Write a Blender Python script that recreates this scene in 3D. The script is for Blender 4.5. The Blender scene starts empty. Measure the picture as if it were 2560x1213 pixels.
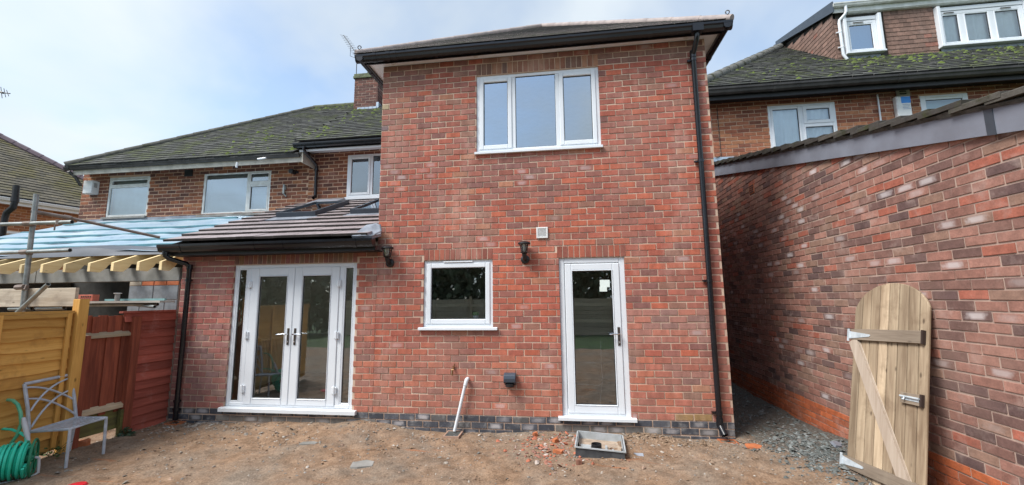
import bpy, math, random
import numpy as np
from mathutils import Vector, Matrix
random.seed(7)
rng = np.random.default_rng(11)
R = math.radians
scene = bpy.context.scene
col = scene.collection

# ------------------------------------------------------------------ camera, sky, sun, exposure
CAM = Vector((-1.9925, -5.6923, 1.5574))
CA = Vector((0.99090953, 0.13410126, -0.01073126))
CB = Vector((0.0283472, -0.13015455, 0.99108841))
CC = Vector((-0.13150949, 0.98238315, 0.13277278))
FPX = 1034.17
cd = bpy.data.cameras.new('camera')
cam = bpy.data.objects.new('camera', cd)
col.objects.link(cam)
cd.sensor_fit = 'HORIZONTAL'
cd.sensor_width = 36.0
cd.lens = 36.0 * FPX / 2560.0
cd.clip_start = 0.05
cd.clip_end = 1000
cam.matrix_world = Matrix(((CA.x, CB.x, -CC.x, CAM.x), (CA.y, CB.y, -CC.y, CAM.y), (CA.z, CB.z, -CC.z, CAM.z), (0, 0, 0, 1)))
scene.camera = cam

SUN_EL, SUN_AZ = R(52), R(233)          # azimuth clockwise from +Y: behind the viewer, to the left
world = bpy.data.worlds.new("World")
scene.world = world
world.use_nodes = True
wn, wl = world.node_tree.nodes, world.node_tree.links
wn.clear()
def wnode(t, **k):
    n = wn.new(t)
    for a, b in k.items(): setattr(n, a, b)
    return n
w_out = wnode('ShaderNodeOutputWorld')
w_bg = wnode('ShaderNodeBackground')
w_bg.inputs['Strength'].default_value = 0.095
sky = wnode('ShaderNodeTexSky', sky_type='NISHITA')
sky.sun_disc = False
sky.sun_elevation = SUN_EL
sky.sun_rotation = SUN_AZ
sky.air_density = 1.0; sky.dust_density = 1.2; sky.ozone_density = 1.5
tc = wnode('ShaderNodeTexCoord')
sep = wnode('ShaderNodeSeparateXYZ')
wl.new(tc.outputs['Generated'], sep.inputs[0])
addz = wnode('ShaderNodeMath', operation='ADD'); addz.inputs[1].default_value = 0.35
wl.new(sep.outputs['Z'], addz.inputs[0])
mx = wnode('ShaderNodeMath', operation='MAXIMUM'); mx.inputs[1].default_value = 0.12
wl.new(addz.outputs[0], mx.inputs[0])
dx = wnode('ShaderNodeMath', operation='DIVIDE'); dy = wnode('ShaderNodeMath', operation='DIVIDE')
wl.new(sep.outputs['X'], dx.inputs[0]); wl.new(mx.outputs[0], dx.inputs[1])
wl.new(sep.outputs['Y'], dy.inputs[0]); wl.new(mx.outputs[0], dy.inputs[1])
comb = wnode('ShaderNodeCombineXYZ')
wl.new(dx.outputs[0], comb.inputs[0]); wl.new(dy.outputs[0], comb.inputs[1])
cn = wnode('ShaderNodeTexNoise'); cn.inputs['Scale'].default_value = 1.5; cn.inputs['Detail'].default_value = 5; cn.inputs['Roughness'].default_value = 0.5; cn.inputs['Distortion'].default_value = 0.35
wl.new(comb.outputs[0], cn.inputs['Vector'])
cr = wnode('ShaderNodeValToRGB')
cr.color_ramp.elements[0].position = 0.36; cr.color_ramp.elements[0].color = (0.25, 0.25, 0.25, 1)
cr.color_ramp.elements[1].position = 0.60; cr.color_ramp.elements[1].color = (0.93, 0.93, 0.93, 1)
wl.new(cn.outputs['Fac'], cr.inputs[0])
cn2 = wnode('ShaderNodeTexNoise'); cn2.inputs['Scale'].default_value = 0.9; cn2.inputs['Detail'].default_value = 4
wl.new(comb.outputs[0], cn2.inputs['Vector'])
cc2 = wnode('ShaderNodeValToRGB')
cc2.color_ramp.elements[0].position = 0.35; cc2.color_ramp.elements[0].color = (5.0, 5.65, 6.2, 1)
cc2.color_ramp.elements[1].position = 0.65; cc2.color_ramp.elements[1].color = (6.8, 7.4, 7.85, 1)
wl.new(cn2.outputs['Fac'], cc2.inputs[0])
wm = wnode('ShaderNodeMix', data_type='RGBA')
wl.new(cr.outputs[0], wm.inputs[0])
skm = wnode('ShaderNodeMix', data_type='RGBA', blend_type='MULTIPLY'); skm.inputs[0].default_value = 1.0; skm.inputs[7].default_value = (1.95, 2.05, 2.0, 1)
wl.new(sky.outputs[0], skm.inputs[6])
wl.new(skm.outputs[2], wm.inputs[6]); wl.new(cc2.outputs[0], wm.inputs[7])
wl.new(wm.outputs[2], w_bg.inputs[0]); wl.new(w_bg.outputs[0], w_out.inputs[0])

sl = bpy.data.lights.new('sun', 'SUN')
sl.energy = 3.5
sl.angle = R(24)
sl.color = (1.0, 0.96, 0.91)
sun = bpy.data.objects.new('sun', sl)
col.objects.link(sun)
sdir = Vector((math.sin(SUN_AZ) * math.cos(SUN_EL), math.cos(SUN_AZ) * math.cos(SUN_EL), math.sin(SUN_EL)))
sun.rotation_euler = sdir.to_track_quat('Z', 'Y').to_euler()
sun.location = (-4, -8, 14)
vs = scene.view_settings
scene.display_settings.display_device = 'sRGB'
vs.view_transform = 'Standard'
vs.look = 'None'
vs.exposure = 0.52
vs.gamma = 1.0
vs.use_curve_mapping = False

# ------------------------------------------------------------------ helpers
def px(p):
    d = Vector(p) - CAM
    k = d.dot(CC)
    if k < 0.05: return None
    return 1280 + FPX * d.dot(CA) / k, 606.5 - FPX * d.dot(CB) / k, k

def tag(o, label=None, cat=None, group=None, kind=None):
    if label: o['label'] = label
    if cat: o['category'] = cat
    if group: o['group'] = group
    if kind: o['kind'] = kind
    return o

def thing(name, label, cat, loc=(0, 0, 0), group=None, mat=None):
    o = bpy.data.objects.new(name, None)
    o.empty_display_size = 0.1
    col.objects.link(o)
    if mat is not None: o.matrix_world = mat; o['_m'] = 1
    else: o.location = loc
    tag(o, label, cat, group)
    WL[o] = Vector((0, 0, 0)) if mat is not None else Vector(loc)
    if '_m' in o: del o['_m']
    return o
WL = {}

class MB:
    """collects faces; build() links them as one mesh object"""
    def __init__(s): s.v = []; s.f = []; s.c = []
    def add(s, vs_, fs):
        b = len(s.v)
        s.v.extend([tuple(p) for p in vs_]); s.f.extend([tuple(i + b for i in f) for f in fs])
    def box(s, x0, x1, y0, y1, z0, z1, M=None):
        vs_ = [(x, y, z) for z in (z0, z1) for y in (y0, y1) for x in (x0, x1)]
        if M is not None: vs_ = [M @ Vector(p) for p in vs_]
        s.add(vs_, [(0, 2, 3, 1), (4, 5, 7, 6), (0, 1, 5, 4), (2, 6, 7, 3), (0, 4, 6, 2), (1, 3, 7, 5)])
        return s
    def bbox(s, x0, x1, y0, y1, z0, z1, b=0.006, M=None):
        """box with chamfered edges round its -y face"""
        o = [(x0, y1, z0), (x1, y1, z0), (x1, y1, z1), (x0, y1, z1)]
        m = [(x0, y0 + b, z0), (x1, y0 + b, z0), (x1, y0 + b, z1), (x0, y0 + b, z1)]
        i = [(x0 + b, y0, z0 + b), (x1 - b, y0, z0 + b), (x1 - b, y0, z1 - b), (x0 + b, y0, z1 - b)]
        vs_ = o + m + i
        if M is not None: vs_ = [M @ Vector(p) for p in vs_]
        fs = [(0, 3, 2, 1)]
        for k in range(4):
            n = (k + 1) % 4
            fs += [(k, n, 4 + n, 4 + k), (4 + k, 4 + n, 8 + n, 8 + k)]
        fs.append((8, 9, 10, 11))
        s.add(vs_, fs); return s
    def tube(s, path, r, n=8, cap=True, closed=False):
        P = [Vector(p) for p in path]; m = len(P)
        rs = r if isinstance(r, (list, tuple)) else [r] * m
        vs_ = []; prev = None
        for i, p in enumerate(P):
            if closed: t = (P[(i + 1) % m] - P[i - 1]).normalized()
            else: t = (P[min(i + 1, m - 1)] - P[max(i - 1, 0)]).normalized()
            if prev is None:
                a = Vector((0, 0, 1)) if abs(t.z) < 0.9 else Vector((1, 0, 0))
                u = t.cross(a).normalized()
            else:
                u = (prev - t * prev.dot(t)).normalized()
            prev = u; w = t.cross(u)
            for k in range(n):
                a = 2 * math.pi * k / n
                vs_.append(p + (u * math.cos(a) + w * math.sin(a)) * rs[i])
        fs = []
        for i in range(m if closed else m - 1):
            j = (i + 1) % m
            for k in range(n):
                fs.append((i * n + k, i * n + (k + 1) % n, j * n + (k + 1) % n, j * n + k))
        if cap and not closed:
            fs.append(tuple(range(n - 1, -1, -1))); fs.append(tuple((m - 1) * n + k for k in range(n)))
        s.add(vs_, fs); return s
    def pipe(s, a, b, r, wall=0.004, n=12):
        """open-ended hollow tube"""
        a, b = Vector(a), Vector(b); t = (b - a).normalized()
        u = t.cross(Vector((0, 0, 1)) if abs(t.z) < 0.9 else Vector((1, 0, 0))).normalized(); w = t.cross(u)
        vs_ = []
        for p, q in ((a, r), (b, r), (b, r - wall), (a, r - wall)):
            for k in range(n):
                an = 2 * math.pi * k / n
                vs_.append(p + (u * math.cos(an) + w * math.sin(an)) * q)
        fs = []
        for i in range(4):
            j = (i + 1) % 4
            for k in range(n):
                fs.append((i * n + k, i * n + (k + 1) % n, j * n + (k + 1) % n, j * n + k))
        s.add(vs_, fs); return s
    def prism(s, prof, a, b):
        """profile (list of 3-vectors) swept by the vector from a to b"""
        n = len(prof); d = Vector(b) - Vector(a)
        P = [Vector(p) for p in prof]
        s.add(P + [p + d for p in P], [tuple(range(n - 1, -1, -1)), tuple(range(n, 2 * n))] + [(k, (k + 1) % n, n + (k + 1) % n, n + k) for k in range(n)])
        return s
    def lathe(s, prof, M, n=16):
        """prof of (radius, height) turned round local z of M"""
        vs_ = [M @ Vector((r * math.cos(2 * math.pi * k / n), r * math.sin(2 * math.pi * k / n), h)) for r, h in prof for k in range(n)]
        fs = [(i * n + k, i * n + (k + 1) % n, (i + 1) * n + (k + 1) % n, (i + 1) * n + k) for i in range(len(prof) - 1) for k in range(n)]
        fs += [tuple(range(n - 1, -1, -1)), tuple((len(prof) - 1) * n + k for k in range(n))]
        s.add(vs_, fs); return s
    def quad(s, *p):
        s.add(p, [tuple(range(len(p)))]); return s
    def build(s, name, mat, parent=None, smooth=False, kind=None, label=None, cat=None, group=None, local=False, bevel=0):
        off = Vector((0, 0, 0)) if (parent is None or local) else WL.get(parent, Vector((0, 0, 0)))
        me = bpy.data.meshes.new(name)
        me.from_pydata([(p[0] - off.x, p[1] - off.y, p[2] - off.z) for p in s.v], [], s.f)
        if mat is not None: me.materials.append(mat)
        if smooth:
            me.shade_smooth()
            try: me.set_sharp_from_angle(angle=R(38))
            except Exception: pass
        o = bpy.data.objects.new(name, me)
        col.objects.link(o)
        if parent is not None: o.parent = parent
        WL[o] = off
        if bevel:
            m = o.modifiers.new('bevel', 'BEVEL'); m.width = bevel; m.segments = 2; m.limit_method = 'ANGLE'
        tag(o, label, cat, group, kind)
        return o

# ------------------------------------------------------------------ materials
class NT:
    def __init__(s, name):
        s.m = bpy.data.materials.new(name); s.m.use_nodes = True
        s.n = s.m.node_tree.nodes; s.l = s.m.node_tree.links
        s.b = s.n['Principled BSDF']; s.out = s.n['Material Output']
        s.pos = None
    def node(s, t, **k):
        n = s.n.new(t)
        for a, b in k.items(): setattr(n, a, b)
        return n
    def position(s, scale=(1, 1, 1), obj=False):
        if obj:
            g = s.node('ShaderNodeTexCoord'); so = g.outputs['Object']
        else:
            g = s.node('ShaderNodeNewGeometry'); so = g.outputs['Position']
        mp = s.node('ShaderNodeMapping')
        mp.inputs['Scale'].default_value = scale
        s.l.new(so, mp.inputs['Vector'])
        return mp.outputs[0]
    def noise(s, vec, scale, detail=4, rough=0.55, dist=0.0):
        n = s.node('ShaderNodeTexNoise')
        n.inputs['Scale'].default_value = scale; n.inputs['Detail'].default_value = detail
        n.inputs['Roughness'].default_value = rough; n.inputs['Distortion'].default_value = dist
        s.l.new(vec, n.inputs['Vector']); return n.outputs['Fac']
    def ramp(s, fac, stops):
        r = s.node('ShaderNodeValToRGB'); e = r.color_ramp.elements
        while len(e) < len(stops): e.new(0.5)
        for i, (p, c) in enumerate(stops):
            e[i].position = p
            e[i].color = (c, c, c, 1) if not hasattr(c, '__len__') else (*c, 1)
        s.l.new(fac, r.inputs[0]); return r.outputs[0]
    def mix(s, fac, a, b, mode='MIX'):
        m = s.node('ShaderNodeMix', data_type='RGBA', blend_type=mode)
        for sock, v in ((m.inputs[0], fac), (m.inputs[6], a), (m.inputs[7], b)):
            if hasattr(v, 'links') or hasattr(v, 'is_linked'): s.l.new(v, sock)
            elif hasattr(v, '__len__'): sock.default_value = (*v, 1)
            else: sock.default_value = v
        return m.outputs[2]
    def math(s, op, a, b):
        m = s.node('ShaderNodeMath', operation=op)
        for i, v in enumerate((a, b)):
            if hasattr(v, 'is_linked'): s.l.new(v, m.inputs[i])
            else: m.inputs[i].default_value = v
        return m.outputs[0]
    def bump(s, h, strength=0.3, dist=0.01):
        b = s.node('ShaderNodeBump'); b.inputs['Strength'].default_value = strength; b.inputs['Distance'].default_value = dist
        s.l.new(h, b.inputs['Height']); s.l.new(b.outputs[0], s.b.inputs['Normal'])
    def set(s, **k):
        for a, v in k.items():
            sock = s.b.inputs[a.replace('_', ' ')]
            if hasattr(v, 'is_linked'): s.l.new(v, sock)
            elif hasattr(v, '__len__') and len(v) == 3: sock.default_value = (*v, 1)
            else: sock.default_value = v
        return s

def simple(name, c, rough=0.5, var=0.15, scale=8, metal=0.0, bump=0.0, bscale=60, spec=0.5, c2=None, lo=0.35, hi=0.65):
    t = NT(name); p = t.position()
    n = t.noise(p, scale, 5)
    d = tuple(x * (1 - var) for x in c) if c2 is None else c2
    t.set(Base_Color=t.ramp(n, [(lo, d), (hi, c)]), Roughness=rough, Metallic=metal, Specular_IOR_Level=spec)
    if bump: t.bump(t.noise(p, bscale, 4), bump, 0.005)
    return t.m

def piece_mat(name, source, rough=0.9, stain=(0.55, 0.48, 0.44), stain_amt=0.35, stain_scale=1.3, lo=0.56, hi=0.72, fine=70, streak=(1, 1, 1), moss=None, moss_lo=0.5, spec=0.25, bump=0.35, mscale=2.2, stain2=None, edge_dark=0.28):
    """a brick / tile skin: own colour of every piece from obj.color ('obj') or from the mesh colours ('attr')"""
    t = NT(name); p = t.position()
    if source == 'obj':
        oi_ = t.node('ShaderNodeObjectInfo'); c, al = oi_.outputs['Color'], oi_.outputs['Alpha']
    else:
        a = t.node('ShaderNodeVertexColor'); a.layer_name = 'Col'; c, al = a.outputs['Color'], a.outputs['Alpha']
    ps = t.position(streak)
    f = t.noise(p, fine, 3, 0.6)
    m = t.noise(ps, 13, 4, 0.6)
    v = t.math('ADD', t.math('MULTIPLY', f, 0.55), t.math('MULTIPLY', m, 0.75))
    c = t.mix(1.0, c, t.ramp(v, [(0.36, 0.62), (0.64, 1.0), (0.88, 1.34)]), 'MULTIPLY')
    st = t.noise(ps, stain_scale, 6, 0.62, 0.3)
    st2 = t.math('MULTIPLY', t.ramp(st, [(lo, 0.0), (hi, 1.0)]), stain_amt)
    st3 = t.math('MULTIPLY', st2, t.ramp(m, [(0.3, 0.25), (0.62, 1.0)]))
    c = t.mix(st3, c, stain)
    # salt bloom that sits on single bricks, in the middle of their face
    uv = t.node('ShaderNodeUVMap'); sx_ = t.node('ShaderNodeSeparateXYZ'); t.l.new(uv.outputs[0], sx_.inputs[0])
    wob = t.noise(p, 16, 3, 0.6)
    ru = t.math('ADD', t.math('ABSOLUTE', sx_.outputs[0], 0), t.math('MULTIPLY', t.math('SUBTRACT', wob, 0.5), 0.55))
    rv = t.math('ABSOLUTE', sx_.outputs[1], 0)
    bl = t.math('MULTIPLY', t.ramp(ru, [(0.16, 1.0), (0.40, 0.0)]), t.ramp(rv, [(0.2, 1.0), (0.46, 0.15)]))
    c = t.mix(t.math('MULTIPLY', bl, al), c, (0.62, 0.58, 0.58))
    ed = t.math('MAXIMUM', t.ramp(t.math('ABSOLUTE', sx_.outputs[0], 0), [(0.465, 0.0), (0.5, 1.0)]), t.ramp(rv, [(0.41, 0.0), (0.5, 1.0)]))
    c = t.mix(t.math('MULTIPLY', ed, t.math('MULTIPLY', wob, edge_dark)), c, (0.08, 0.055, 0.05))
    if stain2:
        s5 = t.noise(t.position((1.3, 1.3, 1.0)), 0.55, 4, 0.6)
        c = t.mix(t.math('MULTIPLY', t.ramp(s5, [(0.5, 0.0), (0.68, 1.0)]), stain2[1]), c, stain2[0])
    if moss:
        mo = t.noise(p, mscale, 6, 0.68, 0.2)
        mf = t.math('MULTIPLY', t.ramp(mo, [(moss_lo, 0.0), (moss_lo + 0.16, 1.0)]), t.ramp(f, [(0.35, 0.3), (0.6, 1.0)]))
        mc = t.mix(t.ramp(t.noise(p, 9, 3), [(0.35, 0.0), (0.65, 1.0)]), tuple(x * 0.5 for x in moss), moss)
        c = t.mix(mf, c, mc)
    t.set(Base_Color=c, Roughness=rough, Specular_IOR_Level=spec)
    t.bump(v, bump, 0.006)
    return t.m

def wood(name, c1, c2, axis='z', rough=0.75, scale=5, knots=True, bump=0.25, obj=False, dirt=None, dirt_lo=0.5):
    t = NT(name)
    sc = {'x': (0.07, 1, 1), 'y': (1, 0.07, 1), 'z': (1, 1, 0.07)}[axis]
    p = t.position(sc, obj); q = t.position((1, 1, 1), obj)
    g = t.noise(p, scale * 8, 5, 0.6, 0.6)
    h = t.noise(p, scale * 2.2, 3, 0.5, 0.3)
    v = t.math('ADD', t.math('MULTIPLY', g, 0.5), t.math('MULTIPLY', h, 0.5))
    c = t.ramp(v, [(0.36, c2), (0.62, c1)])
    oi = t.node('ShaderNodeObjectInfo').outputs['Random']
    c = t.mix(1.0, c, t.ramp(oi, [(0.0, 0.66), (1.0, 1.22)]), 'MULTIPLY')
    if dirt:
        dn = t.noise(q, 3.2, 5, 0.65, 0.4)
        c = t.mix(t.math('MULTIPLY', t.ramp(dn, [(dirt_lo, 0.0), (dirt_lo + 0.2, 1.0)]), 0.65), c, dirt)
    if knots:
        vo = t.node('ShaderNodeTexVoronoi'); vo.inputs['Scale'].default_value = 9
        t.l.new(t.position({'x': (0.45, 1, 1), 'y': (1, 0.45, 1), 'z': (1, 1, 0.45)}[axis], obj), vo.inputs['Vector'])
        c = t.mix(t.ramp(vo.outputs['Distance'], [(0.05, 0.75), (0.13, 0.0)]), c, tuple(x * 0.3 for x in c2))
    t.set(Base_Color=c, Roughness=rough, Specular_IOR_Level=0.3)
    t.bump(v, bump, 0.004)
    return t.m

def glass(name, refl, tint=(0.9, 0.95, 0.96), f0=0.0, wob=0.0):
    t = NT(name)
    t.n.remove(t.b)
    tr = t.node('ShaderNodeBsdfTransparent'); tr.inputs[0].default_value = (*tint, 1)
    gl = t.node('ShaderNodeBsdfGlossy'); gl.inputs['Roughness'].default_value = 0.004
    gl.inputs['Color'].default_value = (0.88, 0.95, 1.0, 1)
    lw = t.node('ShaderNodeFresnel'); lw.inputs[0].default_value = 1.5
    a = t.math('MULTIPLY', lw.outputs[0], 1.6)
    a = t.math('ADD', a, refl)
    cl = t.node('ShaderNodeClamp'); t.l.new(a, cl.inputs[0])
    if wob:
        b = t.node('ShaderNodeBump'); b.inputs['Strength'].default_value = wob; b.inputs['Distance'].default_value = 0.02
        t.l.new(t.noise(t.position(), 2.2, 1), b.inputs['Height']); t.l.new(b.outputs[0], gl.inputs['Normal'])
    mx_ = t.node('ShaderNodeMixShader')
    t.l.new(cl.outputs[0], mx_.inputs[0]); t.l.new(tr.outputs[0], mx_.inputs[1]); t.l.new(gl.outputs[0], mx_.inputs[2])
    t.l.new(mx_.outputs[0], t.out.inputs[0])
    return t.m

M = {}
M['brick_o'] = piece_mat('brick_single', 'obj', stain=(0.50, 0.35, 0.29), stain_amt=0.55, streak=(1, 1, 0.4), stain_scale=1.6, lo=0.53, hi=0.70, stain2=((0.35, 0.185, 0.145), 0.45))
M['brick_a'] = piece_mat('brick_field', 'attr', stain=(0.50, 0.35, 0.29), stain_amt=0.55, streak=(1, 1, 0.4), stain_scale=1.6, lo=0.53, hi=0.70, stain2=((0.35, 0.185, 0.145), 0.45))
M['gbrick_o'] = piece_mat('garage_brick_single', 'obj', stain=(0.46, 0.36, 0.32), stain_amt=0.45, stain_scale=4.2, lo=0.55, hi=0.68, stain2=((0.33, 0.21, 0.165), 0.4))
M['gbrick_a'] = piece_mat('garage_brick_field', 'attr', stain=(0.46, 0.36, 0.32), stain_amt=0.45, stain_scale=4.2, lo=0.55, hi=0.68, stain2=((0.33, 0.21, 0.165), 0.4))
M['obrick_o'] = piece_mat('old_brick_single', 'obj', stain_amt=0.2)
M['obrick_a'] = piece_mat('old_brick_field', 'attr', stain_amt=0.2)
M['plinth'] = piece_mat('blue_brick', 'obj', rough=0.6, stain=(0.36, 0.35, 0.34), stain_amt=0.75, stain_scale=6, lo=0.5, hi=0.68, spec=0.4)
M['plinth_a'] = piece_mat('blue_brick_field', 'attr', rough=0.6, stain=(0.36, 0.35, 0.34), stain_amt=0.75, stain_scale=6, lo=0.5, hi=0.68, spec=0.4)
M['mortar'] = simple('mortar', (0.66, 0.50, 0.385), 0.95, c2=(0.46, 0.32, 0.24), scale=2.2, bump=0.4, bscale=120)
M['gmortar'] = simple('garage_mortar', (0.46, 0.34, 0.28), 0.95, c2=(0.33, 0.24, 0.20), scale=4, bump=0.4, bscale=120)
M['omortar'] = simple('old_mortar', (0.62, 0.42, 0.29), 0.95, c2=(0.50, 0.33, 0.24), scale=4, bump=0.4, bscale=120)
M['tile_o'] = piece_mat('roof_tile_single', 'obj', stain=(0.22, 0.22, 0.20), stain_amt=0.5, stain_scale=4, moss=(0.10, 0.125, 0.03), moss_lo=0.48, mscale=1.9, bump=0.8)
M['tile_a'] = piece_mat('roof_tile_field', 'attr', stain=(0.22, 0.22, 0.20), stain_amt=0.5, stain_scale=4, moss=(0.10, 0.125, 0.03), moss_lo=0.48, mscale=1.9, bump=0.8)
M['ftile_o'] = piece_mat('far_tile_single', 'obj', stain=(0.20, 0.19, 0.16), stain_amt=0.4, moss=(0.15, 0.135, 0.035), moss_lo=0.47, mscale=1.0, bump=0.8)
M['ftile_a'] = piece_mat('far_tile_field', 'attr', stain=(0.20, 0.19, 0.16), stain_amt=0.4, moss=(0.15, 0.135, 0.035), moss_lo=0.47, mscale=1.0, bump=0.8)
M['htile'] = piece_mat('hung_tile', 'obj', stain=(0.30, 0.26, 0.24), stain_amt=0.3, bump=0.4)
M['htile_a'] = piece_mat('hung_tile_field', 'attr', stain=(0.30, 0.26, 0.24), stain_amt=0.3, bump=0.4)
M['ctile'] = piece_mat('concrete_tile', 'obj', rough=0.42, spec=0.5, stain=(0.33, 0.28, 0.29), stain_amt=0.3, bump=0.12)
M['ctile_a'] = piece_mat('concrete_tile_field', 'attr', rough=0.42, spec=0.5, stain=(0.33, 0.28, 0.29), stain_amt=0.3, bump=0.12)
M['vtile'] = piece_mat('mossy_verge_tile', 'obj', stain=(0.26, 0.25, 0.21), stain_amt=0.55, stain_scale=6, moss=(0.05, 0.055, 0.02), moss_lo=0.5, mscale=5, bump=1.0)
M['vtile_a'] = piece_mat('mossy_verge_tile_field', 'attr', stain=(0.26, 0.25, 0.21), stain_amt=0.55, stain_scale=6, moss=(0.05, 0.055, 0.02), moss_lo=0.5, mscale=5, bump=1.0)
M['tedge'] = simple('dark_tile_edge', (0.050, 0.040, 0.036), 0.85, c2=(0.022, 0.018, 0.016), scale=12)  # dirty brown lower edge, the shadow at each course darkened into its colour
M['redge'] = simple('dark_plain_tile_edge', (0.030, 0.030, 0.028), 0.9, c2=(0.012, 0.012, 0.011), scale=12)  # near-black lower edge, shadow below each tile course put into the colour
M['felt'] = simple('roof_underlay', (0.06, 0.055, 0.05), 0.9)
M['white'] = simple('white_upvc', (0.73, 0.77, 0.81), 0.28, var=0.05, scale=3)
M['offwhite'] = simple('old_white_paint', (0.76, 0.78, 0.77), 0.5, c2=(0.60, 0.61, 0.58), scale=7)
M['cream'] = simple('cream_paint', (0.55, 0.52, 0.45), 0.6, c2=(0.36, 0.34, 0.29), scale=5)
M['seal'] = simple('black_gasket', (0.012, 0.012, 0.014), 0.5)
M['black'] = simple('black_plastic', (0.011, 0.012, 0.016), 0.22, var=0.3, scale=3)
M['blackmatt'] = simple('black_matt', (0.014, 0.014, 0.016), 0.5, var=0.4)
M['oldgutter'] = simple('weathered_gutter', (0.05, 0.047, 0.045), 0.5, c2=(0.022, 0.02, 0.02), scale=4)
M['glass_up'] = glass('sky_glass', 0.42, wob=0.02)
M['glass_dn'] = glass('clear_glass', 0.22, tint=(0.97, 0.99, 0.98), wob=0.02)
M['glass_old'] = glass('house_glass', 0.22, wob=0.05)
M['glass_net'] = glass('curtained_glass', 0.12, wob=0.03)
M['plaster'] = simple('bare_plaster', (0.80, 0.77, 0.68), 0.9, c2=(0.66, 0.63, 0.55), scale=3)
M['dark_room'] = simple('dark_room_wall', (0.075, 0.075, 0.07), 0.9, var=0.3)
M['lightroom'] = simple('pale_room_wall', (0.80, 0.80, 0.78), 0.9)
M['concrete'] = simple('concrete', (0.30, 0.29, 0.27), 0.9, c2=(0.19, 0.185, 0.17), scale=6, bump=0.4)
M['lead'] = simple('lead_sheet', (0.33, 0.36, 0.41), 0.42, c2=(0.20, 0.22, 0.26), scale=6, metal=0.2)
M['flash'] = simple('pale_flashing', (0.42, 0.50, 0.58), 0.35, c2=(0.30, 0.37, 0.44), scale=5, metal=0.3)
M['skyframe'] = simple('grey_skylight_frame', (0.065, 0.08, 0.10), 0.35, var=0.15, metal=0.2)
M['chrome'] = simple('polished_steel', (0.75, 0.76, 0.78), 0.15, metal=1.0, var=0.05)
M['bronze'] = simple('dark_backplate', (0.09, 0.075, 0.065), 0.35, metal=0.5)
M['brass'] = simple('tarnished_brass', (0.34, 0.20, 0.10), 0.4, metal=0.8, var=0.3, scale=40)
M['lampglass'] = glass('lamp_glass', 0.1)
M['bulb'] = simple('lamp_lens', (0.75, 0.75, 0.70), 0.25, var=0.05)
M['terracotta'] = simple('terracotta', (0.50, 0.16, 0.06), 0.7, c2=(0.34, 0.11, 0.05), scale=9)
M['rim'] = simple('pinkish_rim', (0.42, 0.27, 0.20), 0.7, var=0.2)
M['pandirt'] = simple('pale_silt', (0.42, 0.33, 0.25), 0.95, c2=(0.27, 0.21, 0.16), scale=14, bump=0.6)
M['pan'] = simple('grey_plastic', (0.03, 0.034, 0.04), 0.6, c2=(0.07, 0.075, 0.08), scale=8)
M['panin'] = simple('dusty_plastic', (0.42, 0.45, 0.47), 0.6, c2=(0.30, 0.32, 0.32), scale=8)
M['flue'] = simple('dark_flue_plastic', (0.055, 0.072, 0.098), 0.35, var=0.2)
M['block'] = simple('concrete_block', (0.23, 0.245, 0.26), 0.95, c2=(0.15, 0.16, 0.17), scale=9, bump=0.5, bscale=90)
M['lintel'] = simple('concrete_lintel', (0.25, 0.25, 0.235), 0.95, c2=(0.15, 0.15, 0.135), scale=4, bump=0.5, bscale=90)
M['hip'] = simple('pinkish_hip_tile', (0.40, 0.34, 0.32), 0.8, c2=(0.28, 0.24, 0.23), scale=9)
M['paleblock'] = simple('pale_brick', (0.42, 0.36, 0.28), 0.9)
M['orangebrick'] = simple('orange_brick', (0.46, 0.135, 0.05), 0.85, c2=(0.36, 0.10, 0.04), scale=12)
M['redbrick'] = simple('perforated_red_brick', (0.50, 0.14, 0.09), 0.85, var=0.2, scale=15)
M['rafter'] = wood('fresh_softwood', (0.82, 0.66, 0.38), (0.70, 0.52, 0.26), 'y', 0.7)
M['batten'] = simple('blue_green_batten', (0.09, 0.24, 0.29), 0.7, c2=(0.06, 0.16, 0.20), scale=6)
M['galv'] = simple('galvanised_tube', (0.36, 0.38, 0.37), 0.45, c2=(0.22, 0.23, 0.22), scale=9, metal=0.6)
M['rusty'] = simple('rusty_tube', (0.24, 0.20, 0.18), 0.6, c2=(0.16, 0.12, 0.10), scale=9, metal=0.4)
M['scafboard'] = wood('scaffold_board', (0.52, 0.46, 0.37), (0.36, 0.30, 0.23), 'x', 0.85, dirt=(0.2, 0.16, 0.13))
M['ochre'] = wood('ochre_fence', (0.64, 0.36, 0.10), (0.50, 0.25, 0.055), 'y', 0.8, dirt=(0.33, 0.16, 0.045), dirt_lo=0.55)
M['ochre_z'] = wood('ochre_post', (0.64, 0.36, 0.10), (0.48, 0.24, 0.055), 'z', 0.8)
M['red_y'] = wood('red_fence_slat', (0.39, 0.10, 0.07), (0.26, 0.066, 0.046), 'y', 0.75, knots=False, dirt=(0.50, 0.24, 0.20), dirt_lo=0.56)
M['red_z'] = wood('red_fence_board', (0.33, 0.088, 0.046), (0.165, 0.042, 0.025), 'z', 0.75, knots=False)
M['grey_rail'] = wood('weathered_rail', (0.50, 0.40, 0.28), (0.36, 0.27, 0.17), 'y', 0.85)
M['mossboard'] = wood('mossy_board', (0.16, 0.15, 0.05), (0.09, 0.075, 0.035), 'y', 0.9, dirt=(0.20, 0.22, 0.03))
M['gateboard'] = wood('gate_board', (0.47, 0.37, 0.255), (0.22, 0.155, 0.10), 'z', 0.8, scale=4, obj=True, dirt=(0.14, 0.09, 0.055), dirt_lo=0.53)
M['gatebrace'] = wood('gate_brace', (0.45, 0.38, 0.31), (0.34, 0.27, 0.21), 'z', 0.8, obj=True)
M['gaterail'] = wood('gate_rail', (0.38, 0.31, 0.24), (0.20, 0.155, 0.115), 'x', 0.85, obj=True, dirt=(0.30, 0.25, 0.19), dirt_lo=0.56)
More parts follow.
